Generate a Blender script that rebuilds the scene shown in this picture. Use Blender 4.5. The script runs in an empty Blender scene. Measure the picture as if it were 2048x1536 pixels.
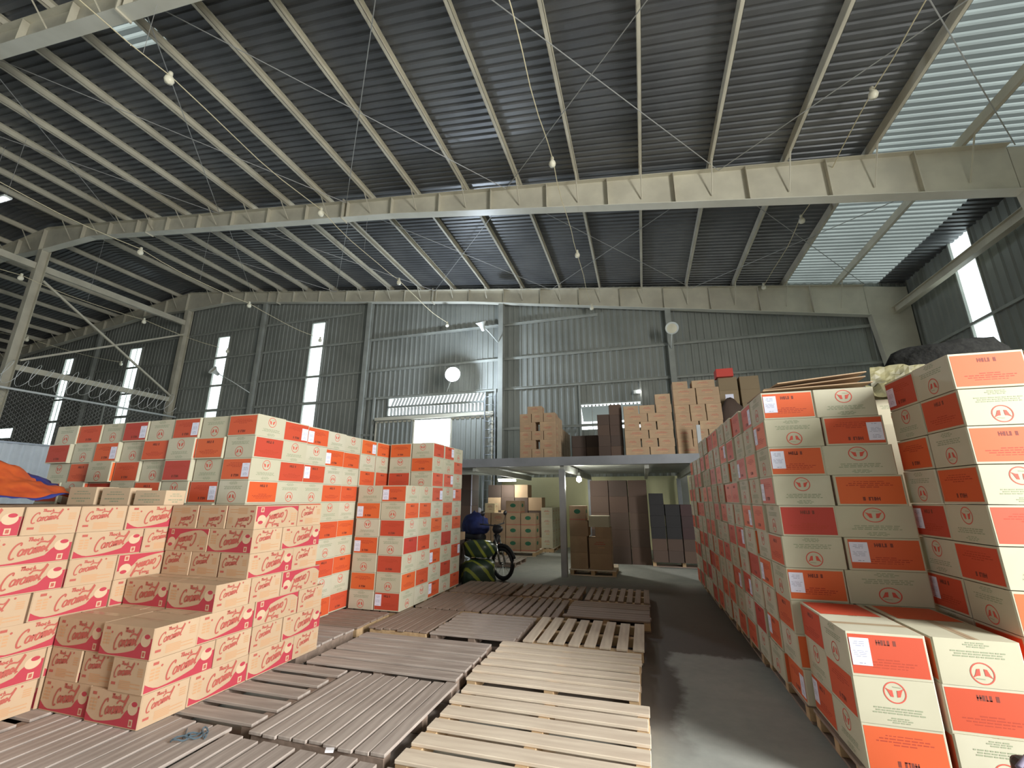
import bpy, math, random
from mathutils import Vector, Matrix
R = math.radians
PI = math.pi
random.seed(7)
sc = bpy.context.scene
C = sc.collection

# ------------------------------------------------------------------ camera
F = 863.1
cam_d = bpy.data.cameras.new('camera')
cam = bpy.data.objects.new('camera', cam_d); C.objects.link(cam)
cam_d.sensor_width = 36.0
cam_d.lens = 36.0 * F / 2048
cam_d.clip_start = 0.05; cam_d.clip_end = 300
pitch, yaw, roll = 0.260046, 0.287788, 0.0010728
cam.rotation_mode = 'XYZ'
cam.matrix_world = (Matrix.Translation((0, 0, 1.5)) @ Matrix.Rotation(yaw, 4, 'Z')
                    @ Matrix.Rotation(PI / 2 + pitch, 4, 'X') @ Matrix.Rotation(roll, 4, 'Z'))
sc.camera = cam

# ------------------------------------------------------------------ world, light, exposure
w = bpy.data.worlds.new('world'); sc.world = w; w.use_nodes = True
bg = w.node_tree.nodes['Background']
bg.inputs[0].default_value = (0.88, 0.97, 1.0, 1); bg.inputs[1].default_value = 4.0
sc.view_settings.view_transform = 'Standard'
sc.view_settings.look = 'None'
sc.view_settings.exposure = 0.0
sc.view_settings.gamma = 1.0
sc.view_settings.use_curve_mapping = False
sc.cycles.use_denoising = True
sc.cycles.max_bounces = 8
sc.cycles.diffuse_bounces = 5
sc.cycles.sample_clamp_indirect = 6

def area(name, loc, target, sx, sy, power, col=(1, 1, 1)):
    d = bpy.data.lights.new(name, 'AREA'); d.shape = 'RECTANGLE'; d.size = sx; d.size_y = sy
    d.energy = power; d.color = col
    o = bpy.data.objects.new(name, d); C.objects.link(o); o.location = loc
    o.rotation_euler = (Vector(target) - Vector(loc)).to_track_quat('-Z', 'Y').to_euler()
    return o
def point(name, loc, power, r, col=(1, 1, 1)):
    d = bpy.data.lights.new(name, 'POINT'); d.energy = power; d.shadow_soft_size = r; d.color = col
    o = bpy.data.objects.new(name, d); C.objects.link(o); o.location = loc
    return o
# daylight through the side loading door, plus an added fill light behind the camera
area('side_door_daylight', (8.15, -.5, 3.6), (0, -.5, .2), 3.2, 5.6, 2300, (1.0, 0.99, 0.95))
area('rear_fill_light', (-13.0, -6.8, 2.0), (-11.0, 0, 2.6), 6.0, 4.0, 60, (0.97, 0.99, 1.0))

# ------------------------------------------------------------------ materials
MATS = {}
def mat(name, col, rough=0.75, metal=0.0, col2=None, scale=6.0, detail=3.0, stretch=(1, 1, 1), bump=0.0,
        obj_cols=None, emit=None, spec=0.4, obj_space=True, lo=0.35, hi=0.65):
    if name in MATS: return MATS[name]
    m = bpy.data.materials.new(name); m.use_nodes = True
    nt = m.node_tree; N = nt.nodes; L = nt.links
    b = N['Principled BSDF']
    b.inputs['Roughness'].default_value = rough; b.inputs['Metallic'].default_value = metal
    b.inputs['Specular IOR Level'].default_value = spec
    base = None
    if obj_cols:
        oi = N.new('ShaderNodeObjectInfo'); rp = N.new('ShaderNodeValToRGB')
        rp.color_ramp.elements[0].color = (*obj_cols[0], 1); rp.color_ramp.elements[1].color = (*obj_cols[-1], 1)
        for i, c in enumerate(obj_cols[1:-1]):
            e = rp.color_ramp.elements.new((i + 1) / (len(obj_cols) - 1)); e.color = (*c, 1)
        L.new(oi.outputs['Random'], rp.inputs[0]); base = rp.outputs[0]
    if col2 is not None or bump:
        tc = N.new('ShaderNodeTexCoord'); mp = N.new('ShaderNodeMapping'); mp.inputs['Scale'].default_value = stretch
        L.new(tc.outputs['Object' if obj_space else 'Generated'], mp.inputs[0])
        nz = N.new('ShaderNodeTexNoise'); nz.inputs['Scale'].default_value = scale; nz.inputs['Detail'].default_value = detail
        L.new(mp.outputs[0], nz.inputs[0])
        if col2 is not None:
            mr = N.new('ShaderNodeMapRange'); mr.inputs[1].default_value = lo; mr.inputs[2].default_value = hi
            L.new(nz.outputs[0], mr.inputs[0])
            mx = N.new('ShaderNodeMix'); mx.data_type = 'RGBA'
            L.new(mr.outputs[0], mx.inputs[0])
            if base is not None: L.new(base, mx.inputs[6])
            else: mx.inputs[6].default_value = (*col, 1)
            mx.inputs[7].default_value = (*col2, 1); base = mx.outputs[2]
        if bump:
            bp = N.new('ShaderNodeBump'); bp.inputs['Strength'].default_value = bump; bp.inputs['Distance'].default_value = 0.01
            L.new(nz.outputs[0], bp.inputs['Height']); L.new(bp.outputs[0], b.inputs['Normal'])
    if base is not None: L.new(base, b.inputs['Base Color'])
    else: b.inputs['Base Color'].default_value = (*col, 1)
    if emit:
        b.inputs['Emission Color'].default_value = (*emit[0], 1); b.inputs['Emission Strength'].default_value = emit[1]
    MATS[name] = m
    return m
def translucent(name, col, mixc=0.15):
    m = bpy.data.materials.new(name); m.use_nodes = True; nt = m.node_tree; N = nt.nodes; L = nt.links
    N.remove(N['Principled BSDF']); out = N['Material Output']
    t = N.new('ShaderNodeBsdfTranslucent'); d = N.new('ShaderNodeBsdfDiffuse'); mx = N.new('ShaderNodeMixShader')
    tc = N.new('ShaderNodeTexCoord'); nz = N.new('ShaderNodeTexNoise'); nz.inputs['Scale'].default_value = 0.7
    nz.inputs['Detail'].default_value = 4; L.new(tc.outputs['Object'], nz.inputs[0])
    rp = N.new('ShaderNodeValToRGB'); rp.color_ramp.elements[0].position = 0.35; rp.color_ramp.elements[1].position = 0.65
    rp.color_ramp.elements[0].color = (*[c * 0.75 for c in col], 1); rp.color_ramp.elements[1].color = (*col, 1)
    L.new(nz.outputs[0], rp.inputs[0]); L.new(rp.outputs[0], t.inputs[0])
    d.inputs[0].default_value = (0.5, 0.52, 0.5, 1)
    mx.inputs[0].default_value = mixc; L.new(t.outputs[0], mx.inputs[1]); L.new(d.outputs[0], mx.inputs[2])
    L.new(mx.outputs[0], out.inputs[0]); MATS[name] = m
    return m

KRAFT = mat('kraft_board', (.54, .51, .38), .8, col2=(.49, .46, .34), scale=2.5, obj_cols=[(.57, .54, .42), (.51, .48, .35), (.58, .55, .44)])
ORANGE = mat('orange_print', (.75, .12, .03), .55, obj_cols=[(.68, .125, .03), (.58, .075, .035), (.70, .14, .035), (.46, .05, .035), (.66, .11, .03)])
REDINK = mat('red_ink', (.62, .10, .07), .7)
GREENINK = mat('grey_green_ink', (.30, .33, .22), .8)
DARKINK = mat('dark_print', (.20, .045, .03), .7)
DULLINK = mat('dull_red_print', (.42, .055, .025), .7)
CREAM = mat('cream_board_edge', (.78, .66, .42), .8)
PAPER = mat('white_paper', (.74, .75, .88), .6)
GREYINK = mat('grey_ink', (.33, .34, .45), .7)
TAPE = mat('clear_tape', (.50, .40, .26), .25)
CKRAFT = mat('tan_board', (.52, .37, .24), .8, col2=(.47, .33, .21), scale=3, obj_cols=[(.54, .385, .25), (.48, .34, .22), (.53, .375, .245)])
CRED = mat('crimson_ink', (.43, .045, .065), .7)
CREDL = mat('faded_red_ink', (.42, .10, .075), .75)
CBROWN = mat('faded_brown_ink', (.52, .30, .16), .8)
CCREAM = mat('unprinted_tan', (.57, .42, .28), .8)
BKRAFT = mat('plain_brown_board', (.42, .29, .18), .85, col2=(.35, .24, .15), scale=3, obj_cols=[(.47, .33, .20), (.38, .26, .16), (.44, .31, .19)])
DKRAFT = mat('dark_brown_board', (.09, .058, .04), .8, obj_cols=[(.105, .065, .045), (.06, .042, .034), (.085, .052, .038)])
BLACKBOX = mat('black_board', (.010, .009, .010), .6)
STEEL = mat('painted_steel', (.62, .58, .46), .5, col2=(.50, .465, .37), scale=1.6, detail=5)
FLANGE = mat('flange_sheen', (.74, .72, .62), .38, col2=(.62, .60, .50), scale=1.2, detail=5)  # bottom flanges: reflected window light put into a paler, glossier colour
STEELD = mat('painted_steel_dusty', (.36, .37, .33), .6, col2=(.28, .29, .26), scale=1.6, detail=5)
ROOFM = mat('roof_sheet', (.18, .184, .186), .40, metal=0.4, col2=(.13, .134, .14), scale=.9, detail=5)
WALLM = mat('wall_sheet', (.285, .295, .265), .55, metal=0.1, col2=(.23, .24, .215), scale=.8, detail=5)
WHITESHEET = mat('white_zinc_sheet', (.80, .85, .90), .45, col2=(.70, .75, .80), scale=1.5)
GALV = mat('galvanised_steel', (.42, .44, .46), .38, metal=0.6, col2=(.34, .36, .38), scale=3)
YELLOW = mat('yellow_plaster', (.76, .72, .42), .9, col2=(.70, .66, .38), scale=1.2)
CABLE = mat('cream_cable', (.62, .55, .36), .6)
WIRE = mat('steel_wire', (.42, .42, .40), .5, metal=.3)
GREYST = mat('grey_primer_steel', (.24, .25, .27), .5, col2=(.19, .20, .215), scale=2)
BULB = mat('opal_bulb', (.80, .76, .60), .3)
PIPEW = mat('white_pipe', (.80, .82, .80), .4)
LAMPW = mat('lamp_white', (.75, .78, .74), .35)
BLACK = mat('black_plastic', (.015, .015, .018), .5)
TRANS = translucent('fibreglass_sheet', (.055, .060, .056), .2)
TRANSB = translucent('fibreglass_sunlit_crest', (.17, .182, .168), .15)  # sunlight on the rib flanks painted in as a brighter sheet colour
LOUV = translucent('louvre_film', (.13, .13, .125), .3)
PANE = translucent('frosted_pane', (.75, .80, .78), .1)
def wood(name, a, b2):
    return mat(name, a, .85, col2=b2, scale=5, detail=6, stretch=(.5, 5, 5), bump=.3, lo=.3, hi=.7)
W_PALE = wood('pale_pallet_wood', (.78, .67, .53), (.60, .49, .38))
W_GREY = wood('weathered_pallet_wood', (.50, .43, .38), (.33, .275, .24))
W_BROWN = wood('brown_pallet_wood', (.34, .25, .20), (.24, .18, .14))
W_EDGE = wood('sawn_pallet_wood', (.60, .42, .24), (.46, .31, .17))
EMIT_LAMP = mat('lit_lens', (1, 1, 1), .3, emit=((.86, .94, 1.0), 40))

# ------------------------------------------------------------------ mesh builder
class MB:
    def __init__(s): s.v = []; s.f = []; s.mi = []; s.mats = []; s.sm = []
    def m(s, mt):
        if mt not in s.mats: s.mats.append(mt)
        return s.mats.index(mt)
    def poly(s, pts, mt, smooth=False):
        k = len(s.v); s.v += [tuple(p) for p in pts]; s.f.append(list(range(k, k + len(pts)))); s.mi.append(s.m(mt)); s.sm.append(smooth)
    def box(s, c, d, mt, rot=None, top_mt=None):
        cx, cy, cz = c; x, y, z = d[0] / 2, d[1] / 2, d[2] / 2
        P = [Vector((a * x, b * y, e * z)) for e in (-1, 1) for a, b in ((-1, -1), (1, -1), (1, 1), (-1, 1))]
        if rot is not None: P = [rot @ p for p in P]
        P = [(p.x + cx, p.y + cy, p.z + cz) for p in P]
        k = len(s.v); s.v += P
        for i, q in enumerate(((3, 2, 1, 0), (4, 5, 6, 7), (0, 1, 5, 4), (1, 2, 6, 5), (2, 3, 7, 6), (3, 0, 4, 7))):
            s.f.append([k + a for a in q]); s.mi.append(s.m(top_mt if (top_mt and i == 1) else mt)); s.sm.append(False)
    def bar(s, p0, p1, w_, h_, mt):
        p0 = Vector(p0); p1 = Vector(p1); d = p1 - p0
        if d.length < 1e-6: return
        q = d.to_track_quat('Y', 'Z').to_matrix()
        s.box((p0 + p1) / 2, (w_, d.length, h_), mt, rot=q)
    def tube(s, pts, r, mt, n=6, closed=False, caps=True):
        pts = [Vector(p) for p in pts]; k = len(s.v); m = len(pts)
        for i, p in enumerate(pts):
            if closed: t = pts[(i + 1) % m] - pts[i - 1]
            else: t = pts[min(i + 1, m - 1)] - pts[max(i - 1, 0)]
            q = t.to_track_quat('Z', 'X').to_matrix()
            rr = r[i] if isinstance(r, (list, tuple)) else r
            for j in range(n):
                a = 2 * PI * j / n; s.v.append(tuple(p + q @ Vector((rr * math.cos(a), rr * math.sin(a), 0))))
        for i in range(m if closed else m - 1):
            for j in range(n):
                a = k + i * n + j; b = k + i * n + (j + 1) % n
                c = k + ((i + 1) % m) * n + (j + 1) % n; d = k + ((i + 1) % m) * n + j
                s.f.append([a, b, c, d]); s.mi.append(s.m(mt)); s.sm.append(n > 5)
        if caps and not closed:
            s.f.append([k + j for j in range(n)][::-1]); s.mi.append(s.m(mt)); s.sm.append(False)
            s.f.append([k + (m - 1) * n + j for j in range(n)]); s.mi.append(s.m(mt)); s.sm.append(False)
    def lathe(s, prof, org, ax, mt, n=16):
        ax = Vector(ax).normalized(); q = ax.to_track_quat('Z', 'X').to_matrix(); o = Vector(org)
        k = len(s.v)
        for r_, z_ in prof:
            for j in range(n):
                a = 2 * PI * j / n; s.v.append(tuple(o + q @ Vector((r_ * math.cos(a), r_ * math.sin(a), z_))))
        for i in range(len(prof) - 1):
            for j in range(n):
                s.f.append([k + i * n + j, k + i * n + (j + 1) % n, k + (i + 1) * n + (j + 1) % n, k + (i + 1) * n + j]); s.mi.append(s.m(mt)); s.sm.append(True)
    def mesh(s, name):
        me = bpy.data.meshes.new(name); me.from_pydata(s.v, [], s.f)
        for mt in s.mats: me.materials.append(mt)
        me.polygons.foreach_set('material_index', s.mi)
        me.polygons.foreach_set('use_smooth', s.sm)
        me.update(); return me
    def build(s, name, parent=None):
        o = bpy.data.objects.new(name, s.mesh(name)); C.objects.link(o)
        if parent: o.parent = parent
        return o
def link(name, me, parent=None, loc=(0, 0, 0), rot=(0, 0, 0)):
    o = bpy.data.objects.new(name, me); C.objects.link(o); o.location = loc; o.rotation_euler = rot
    if parent: o.parent = parent
    return o
def empty(name, loc=(0, 0, 0), rz=0):
    o = bpy.data.objects.new(name, None); C.objects.link(o); o.location = loc; o.rotation_euler = (0, 0, rz); o.empty_display_size = .1
    return o
def tag(o, label, cat, group=None, kind=None):
    o['label'] = label; o['category'] = cat
    if group: o['group'] = group
    if kind: o['kind'] = kind
    return o
def struct(o): o['kind'] = 'structure'; return o
ORD = ['', 'first', 'second', 'third', 'fourth', 'fifth', 'sixth', 'seventh', 'eighth', 'ninth', 'tenth', 'eleventh', 'twelfth',
       'thirteenth', 'fourteenth', 'fifteenth', 'sixteenth', 'seventeenth', 'eighteenth', 'nineteenth', 'twentieth'] + ['%dth' % i for i in range(21, 60)]

# ------------------------------------------------------------------ building dimensions
RX = -21.0                       # ridge line
YF = [-2.4, 3.25, 8.85, 14.45]   # frames
def zroof(x): return 8.68 - .133 * x if x > RX else 8.68 - .133 * RX - .133 * (RX - x)
XW = 8.0; YB = 14.72; YFRONT = -6.9; XL = -46.0

def sheet_profile(u0, u1, pitch, depth):
    """trapezoid rib profile: list of (u, d)"""
    out = []; u = u0; k = 0
    while u < u1 - 1e-6:
        for du, d in ((0, 0), (.52, 0), (.62, depth), (.90, depth)):
            uu = u + du * pitch
            if uu < u1: out.append((uu, d))
        u += pitch
    out.append((u1, 0)); return out

# floor ------------------------------------------------------------
def floor_mat():
    m = bpy.data.materials.new('concrete_floor'); m.use_nodes = True; nt = m.node_tree; N = nt.nodes; L = nt.links
    b = N['Principled BSDF']; b.inputs['Roughness'].default_value = .7
    tc = N.new('ShaderNodeTexCoord')
    def noise(s, det, rough=.6):
        n = N.new('ShaderNodeTexNoise'); n.inputs['Scale'].default_value = s; n.inputs['Detail'].default_value = det
        n.inputs['Roughness'].default_value = rough; L.new(tc.outputs['Object'], n.inputs[0]); return n
    n1 = noise(1.3, 6); n2 = noise(9, 5); n3 = noise(.8, 3)
    rp = N.new('ShaderNodeValToRGB'); rp.color_ramp.elements[0].position = .3; rp.color_ramp.elements[1].position = .7
    rp.color_ramp.elements[0].color = (.28, .295, .27, 1); rp.color_ramp.elements[1].color = (.44, .44, .40, 1)
    ad = N.new('ShaderNodeMath'); ad.operation = 'MULTIPLY_ADD'; ad.inputs[1].default_value = .35
    L.new(n2.outputs[0], ad.inputs[0])
    sb = N.new('ShaderNodeMath'); sb.operation = 'MULTIPLY'; sb.inputs[1].default_value = .65; L.new(n1.outputs[0], sb.inputs[0])
    L.new(sb.outputs[0], ad.inputs[2]); L.new(ad.outputs[0], rp.inputs[0])
    # dark brown dirt swept along the pallets
    sp = N.new('ShaderNodeSeparateXYZ'); L.new(tc.outputs['Object'], sp.inputs[0])
    def ramp_of(sock, a, c):
        r = N.new('ShaderNodeMapRange'); r.inputs[1].default_value = a; r.inputs[2].default_value = c; L.new(sock, r.inputs[0]); return r.outputs[0]
    nn = N.new('ShaderNodeMath'); nn.operation = 'MULTIPLY_ADD'; nn.inputs[1].default_value = .55; L.new(n1.outputs[0], nn.inputs[0]); L.new(sp.outputs[0], nn.inputs[2])
    left = ramp_of(nn.outputs[0], .46, .38)           # x small -> 1
    ny = N.new('ShaderNodeMath'); ny.operation = 'MULTIPLY_ADD'; ny.inputs[1].default_value = .3; L.new(n2.outputs[0], ny.inputs[0]); L.new(sp.outputs[1], ny.inputs[2])
    far = ramp_of(ny.outputs[0], 5.28, 5.36)
    yend = ramp_of(sp.outputs[1], 9.2, 8.2)
    ynear = ramp_of(sp.outputs[1], 3.2, 3.7)
    mxm = N.new('ShaderNodeMath'); mxm.operation = 'MAXIMUM'; L.new(left, mxm.inputs[0]); L.new(far, mxm.inputs[1])
    ml = N.new('ShaderNodeMath'); ml.operation = 'MULTIPLY'; L.new(mxm.outputs[0], ml.inputs[0]); L.new(yend, ml.inputs[1])
    m2 = N.new('ShaderNodeMath'); m2.operation = 'MULTIPLY'; L.new(ml.outputs[0], m2.inputs[0]); L.new(ynear, m2.inputs[1])
    m3 = N.new('ShaderNodeMath'); m3.operation = 'MULTIPLY'; m3.inputs[1].default_value = .85; L.new(m2.outputs[0], m3.inputs[0])
    mx = N.new('ShaderNodeMix'); mx.data_type = 'RGBA'; L.new(m3.outputs[0], mx.inputs[0]); L.new(rp.outputs[0], mx.inputs[6])
    mx.inputs[7].default_value = (.085, .06, .045, 1); L.new(mx.outputs[2], b.inputs['Base Color'])
    bp = N.new('ShaderNodeBump'); bp.inputs['Strength'].default_value = .15; L.new(n2.outputs[0], bp.inputs['Height']); L.new(bp.outputs[0], b.inputs['Normal'])
    return m
b = MB(); b.box(((XL + XW) / 2, (YB + YFRONT) / 2, -.05), (XW - XL + .6, YB - YFRONT + .6, .1), floor_mat()); struct(b.build('floor'))

# back wall ----------------------------------------------------------
holes = [(-13.62, -12.9, 3.3, 9.06), (-19.02, -18.28, 3.6, 8.98), (-24.9, -24.05, 3.6, 8.98), (-29.86, -29.15, 3.9, 8.88),
         (-9.45, -5.38, 4.62, 5.36), (-8.35, -6.57, 0, 4.42), (-1.88, .15, 3.78, 4.66), (-35.6, -32.6, 4.64, 5.22)]
b = MB()
pf = sheet_profile(XL, XW, .22, .02)
us = sorted(set([p[0] for p in pf] + [h[0] for h in holes] + [h[1] for h in holes] + [-5.9, 3.5]))
def prof_d(u):
    for i in range(len(pf) - 1):
        if pf[i][0] <= u <= pf[i + 1][0]:
            t = (u - pf[i][0]) / max(1e-9, pf[i + 1][0] - pf[i][0]); return pf[i][1] + t * (pf[i + 1][1] - pf[i][1])
    return 0
for a, c in zip(us[:-1], us[1:]):
    mid = (a + c) / 2; zlo = 2.2 if -5.9 < mid < 8 else 0.0
    spans = [[zlo, None]]
    for h in holes:
        if h[0] < mid < h[1]:
            new = []
            for s0, s1 in spans:
                top = 99 if s1 is None else s1
                if h[3] <= s0 or h[2] >= top: new.append([s0, s1]); continue
                if h[2] > s0: new.append([s0, h[2]])
                if h[3] < top: new.append([h[3], s1])
            spans = new
    ya = YB - prof_d(a); yc = YB - prof_d(c)
    for s0, s1 in spans:
        za = (zroof(a) + .25) if s1 is None else s1; zc = (zroof(c) + .25) if s1 is None else s1
        b.poly([(a, ya, s0), (c, yc, s0), (c, yc, zc), (a, ya, za)], WALLM)
struct(b.build('wall_back'))
b = MB(); b.box(((-5.9 + XW) / 2, YB - .04, 1.1), (XW + 5.9, .14, 2.2), YELLOW); struct(b.build('wall_back_masonry'))
# right wall, with the slit window and the loading door
b = MB(); pr = sheet_profile(YFRONT, YB, .25, .035); rh = [(11.84, 12.56, 3.9, 7.88), (-2.2, 1.2, 0, 6.6)]
us = sorted(set([p[0] for p in pr] + [h[0] for h in rh] + [h[1] for h in rh]))
def pd2(u):
    for i in range(len(pr) - 1):
        if pr[i][0] <= u <= pr[i + 1][0]:
            t = (u - pr[i][0]) / max(1e-9, pr[i + 1][0] - pr[i][0]); return pr[i][1] + t * (pr[i + 1][1] - pr[i][1])
    return 0
for a, c in zip(us[:-1], us[1:]):
    mid = (a + c) / 2; spans = [[0, zroof(XW) + .25]]
    for h in rh:
        if h[0] < mid < h[1]: spans = ([[0, h[2]]] if h[2] > 0 else []) + [[h[3], zroof(XW) + .25]]
    for s0, s1 in spans:
        b.poly([(XW - pd2(a), a, s0), (XW - pd2(a), a, s1), (XW - pd2(c), c, s1), (XW - pd2(c), c, s0)], WALLM)
struct(b.build('wall_right'))
# front wall behind the camera (three pieces round an opening added for the fill light) and left wall
b = MB(); zt = 11.8
for x0, x1, z0, z1 in ((XL, -16, 0, 0), (-10, XW, 0, 0), (-16, -10, 4.0, 0)):
    pts = [(x0, YFRONT, z0), (x1, YFRONT, z0)] + [(x, YFRONT, zroof(x) + .25) for x in sorted({x1, x0, RX if x0 < RX < x1 else x1}, reverse=True)]
    b.poly(pts, WALLM)
struct(b.build('wall_front'))
b = MB(); b.poly([(XL, YFRONT, 0), (XL, YFRONT, zroof(XL) + .25), (XL, YB, zroof(XL) + .25), (XL, YB, 0)], WALLM); struct(b.build('wall_left'))

# roof -----------------------------------------------------------------
PX = [.42 + 1.432 * k for k in range(-14, 5)]       # purlin lines right of the ridge
b = MB(); rp_ = sheet_profile(YFRONT, YB, .165, .032)
PT = .19
def roof_strip(x0, x1, y0, y1, mt, mb, lift=0.0):
    for (a, da), (c, dc) in zip(rp_[:-1], rp_[1:]):
        if a < y0 - 1e-6 or a >= y1: continue
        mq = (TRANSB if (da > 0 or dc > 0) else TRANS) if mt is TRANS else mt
        mb.poly([(x0, a, zroof(x0) + PT + da + lift), (x0, c, zroof(x0) + PT + dc + lift), (x1, c, zroof(x1) + PT + dc + lift), (x1, a, zroof(x1) + PT + da + lift)], mq)
xs = PX[-2] + .02
roof_strip(XL, RX, -99, 99, ROOFM, b); roof_strip(RX, -9.0, -99, 99, ROOFM, b)
roof_strip(-9.0, -8.12, -99, 3.3, ROOFM, b); roof_strip(-9.0, -8.12, 4.15, 99, ROOFM, b); roof_strip(-8.12, xs, -99, 99, ROOFM, b)
roof_strip(xs, 7.37, -99, -2.4, ROOFM, b); roof_strip(7.35, XW, -99, 99, ROOFM, b)
struct(b.build('ceiling'))
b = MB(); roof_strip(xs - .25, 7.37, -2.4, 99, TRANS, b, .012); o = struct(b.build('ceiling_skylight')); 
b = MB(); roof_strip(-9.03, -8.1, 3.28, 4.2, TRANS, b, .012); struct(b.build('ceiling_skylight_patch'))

# purlins: C channels, one per line and roof slope
def channel(mb, p0, p1, w_, h_, t, mt, lip=1):
    """C channel along y, web vertical, flanges toward +x*lip"""
    (x, y0, z), (x1, y1, z1) = p0, p1
    mb.box((x, (y0 + y1) / 2, z + h_ / 2), (t, y1 - y0, h_), mt)
    mb.box((x + lip * w_ / 2, (y0 + y1) / 2, z + t / 2), (w_, y1 - y0, t), mt)
    mb.box((x + lip * w_ / 2, (y0 + y1) / 2, z + h_ - t / 2), (w_, y1 - y0, t), mt)
    mb.box((x + lip * (w_ - t / 2), (y0 + y1) / 2, z + .012), (t, y1 - y0, .024), mt)
n = len(PX)
for k, x in enumerate(PX):
    mb = MB(); channel(mb, (0, YFRONT + .05, 0), (0, YB - .05, 0), .065, .185, .006, STEEL)
    o = mb.build('roof_purlin'); o.location = (x, 0, zroof(x) + .002)
    tag(o, 'pale steel roof purlin running to the far wall, %s line from the right eave' % ORD[n - k], 'purlin', 'roof purlins on the right slope')
PL = [RX - .9 - 1.432 * k for k in range(0, 15)]
for k, x in enumerate(PL):
    mb = MB(); channel(mb, (0, YFRONT + .05, 0), (0, YB - .05, 0), .065, .185, .006, STEEL)
    o = mb.build('roof_purlin'); o.location = (x, 0, zroof(x) + .002)
    tag(o, 'dusty steel purlin on the far left roof slope, %s beyond the ridge' % ORD[k + 1], 'purlin', 'roof purlins on the left slope')

# rafters ------------------------------------------------------------------
def depth(x):
    if x >= -6: d = .52 + (x + 6) / 13.0 * .46
    else: d = .52
    u = abs(x - RX)
    if u < 2.6: d = .52 + (2.6 - u) / 2.6 * .42
    return d
def rafter(Y, label, wide, main_mat):
    root = empty('roof_rafter', (0, Y, 0))
    tag(root, label, 'beam', 'tapered steel roof rafters')
    xs_ = [XL + .3, -40, -34, -28, -23.6, RX, -18.4, -12, -6, -2, 2, 6.84]
    web = MB(); bf = MB(); tf = MB()
    for a, c in zip(xs_[:-1], xs_[1:]):
        za, zc = zroof(a) - .004, zroof(c) - .004; da, dc = depth(a), depth(c)
        for yy in (-.006, .006):
            web.poly([(a, yy, za - da), (c, yy, zc - dc), (c, yy, zc), (a, yy, za)][::(1 if yy < 0 else -1)], main_mat)
        for mb, o1, o2, s in ((bf, -da, -dc, -1), (tf, 0, 0, -1)):
            t = .014
            P = [(a, -wide, za + o1), (c, -wide, zc + o2), (c, wide, zc + o2), (a, wide, za + o1)]
            Q = [(p[0], p[1], p[2] - t) for p in P]
            mb.poly(P, main_mat); mb.poly(Q[::-1], main_mat)
            mb.poly([Q[0], Q[1], P[1], P[0]], main_mat); mb.poly([Q[2], Q[3], P[3], P[2]], main_mat)
    web.build('web', root); bf.mats = [FLANGE]; bf.build('bottom_flange', root); tf.build('top_flange', root)
    allx = [x for x in PX if x < XW - .5] + PL
    for x in allx:
        if x > -17 or Y > 5:
            s = x + .716
            if s < 6.8:
                mb = MB(); d = depth(s)
                mb.box((0, -wide / 2 - .003, -d / 2 - .012), (.012, wide - .008, d - .03), main_mat)
                o = mb.build('stiffener', root); o.location = (s, 0, zroof(s))
        mb = MB(); d = depth(x); 
        mb.bar((0.03, -.42, .03), (0.02, -.03, -d * .78), .028, .006, STEEL); mb.bar((0.03, -.42, .03), (0.02, -.03, -d * .78), .006, .028, STEEL)
        o = mb.build('fly_brace', root); o.location = (x, 0, zroof(x))
    for xx in (-7.6, -15.5):
        mb = MB(); d = depth(xx); mb.box((0, 0, -d / 2), (.03, wide * 2 + .02, d + .12), main_mat)
        o = mb.build('splice_plate', root); o.location = (xx, 0, zroof(xx))
    return root
rafter(YF[0], 'tapered steel rafter above and behind the near end of the warehouse', .11, STEEL)
rafter(YF[1], 'tapered steel rafter crossing the top left corner of the view', .11, STEEL)
rafter(YF[2], 'big tapered steel rafter crossing mid ceiling with stiffeners and fly braces', .12, STEEL)
rafter(YF[3], 'tapered steel rafter lying along the top of the far wall', .11, STEEL)

# columns -------------------------------------------------------------------
def hcol(name, x, y, z1, w_, d, label, mt=STEEL, group=None, z0=0):
    mb = MB(); root = empty(name, (x, y, 0)); tag(root, label, 'column', group)
    a = MB(); a.box((0, 0, (z0 + z1) / 2), (.012, d - .02, z1 - z0), mt); a.build('web', root)
    for s in (-1, 1):
        a = MB(); a.box((0, s * d / 2, (z0 + z1) / 2), (w_, .014, z1 - z0), mt); a.build('flange', root)
    a = MB(); a.box((0, 0, .012), (w_ + .12, d + .12, .024), mt); a.build('base_plate', root)
    return root
for yy, lab in ((YF[2], 'tall steel column at the left edge carrying the mid ceiling rafter'), (YF[3], 'tall steel column on the far wall where the cross bracing ends')):
    hcol('ridge_column', RX, yy, zroof(RX) - depth(RX) - .02, .24, .26, lab, STEEL, 'ridge columns')
hcol('ridge_column', RX, YF[1], zroof(RX) - depth(RX) - .02, .24, .26, 'steel ridge column nearest the camera on the left', STEEL, 'ridge columns')
for x, lab in ((-36.5, 'wind column on the far wall left of the ridge line'), (-27.2, 'wind column on the far wall between the two leftmost slit windows'),
               (-16.24, 'wind column on the far wall between second and third slit windows from right'), (-10.56, 'wind column on the far wall just right of the tallest slit window'),
               (-4.72, 'wind column on the far wall right of the lit lamp'), (1.22, 'wind column on the far wall carrying the round white lamp')):
    hcol('wind_column', x, YB - .2, zroof(x) - depth(x) - .02, .18, .2, lab, STEELD, 'wind columns on the far wall')
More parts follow.
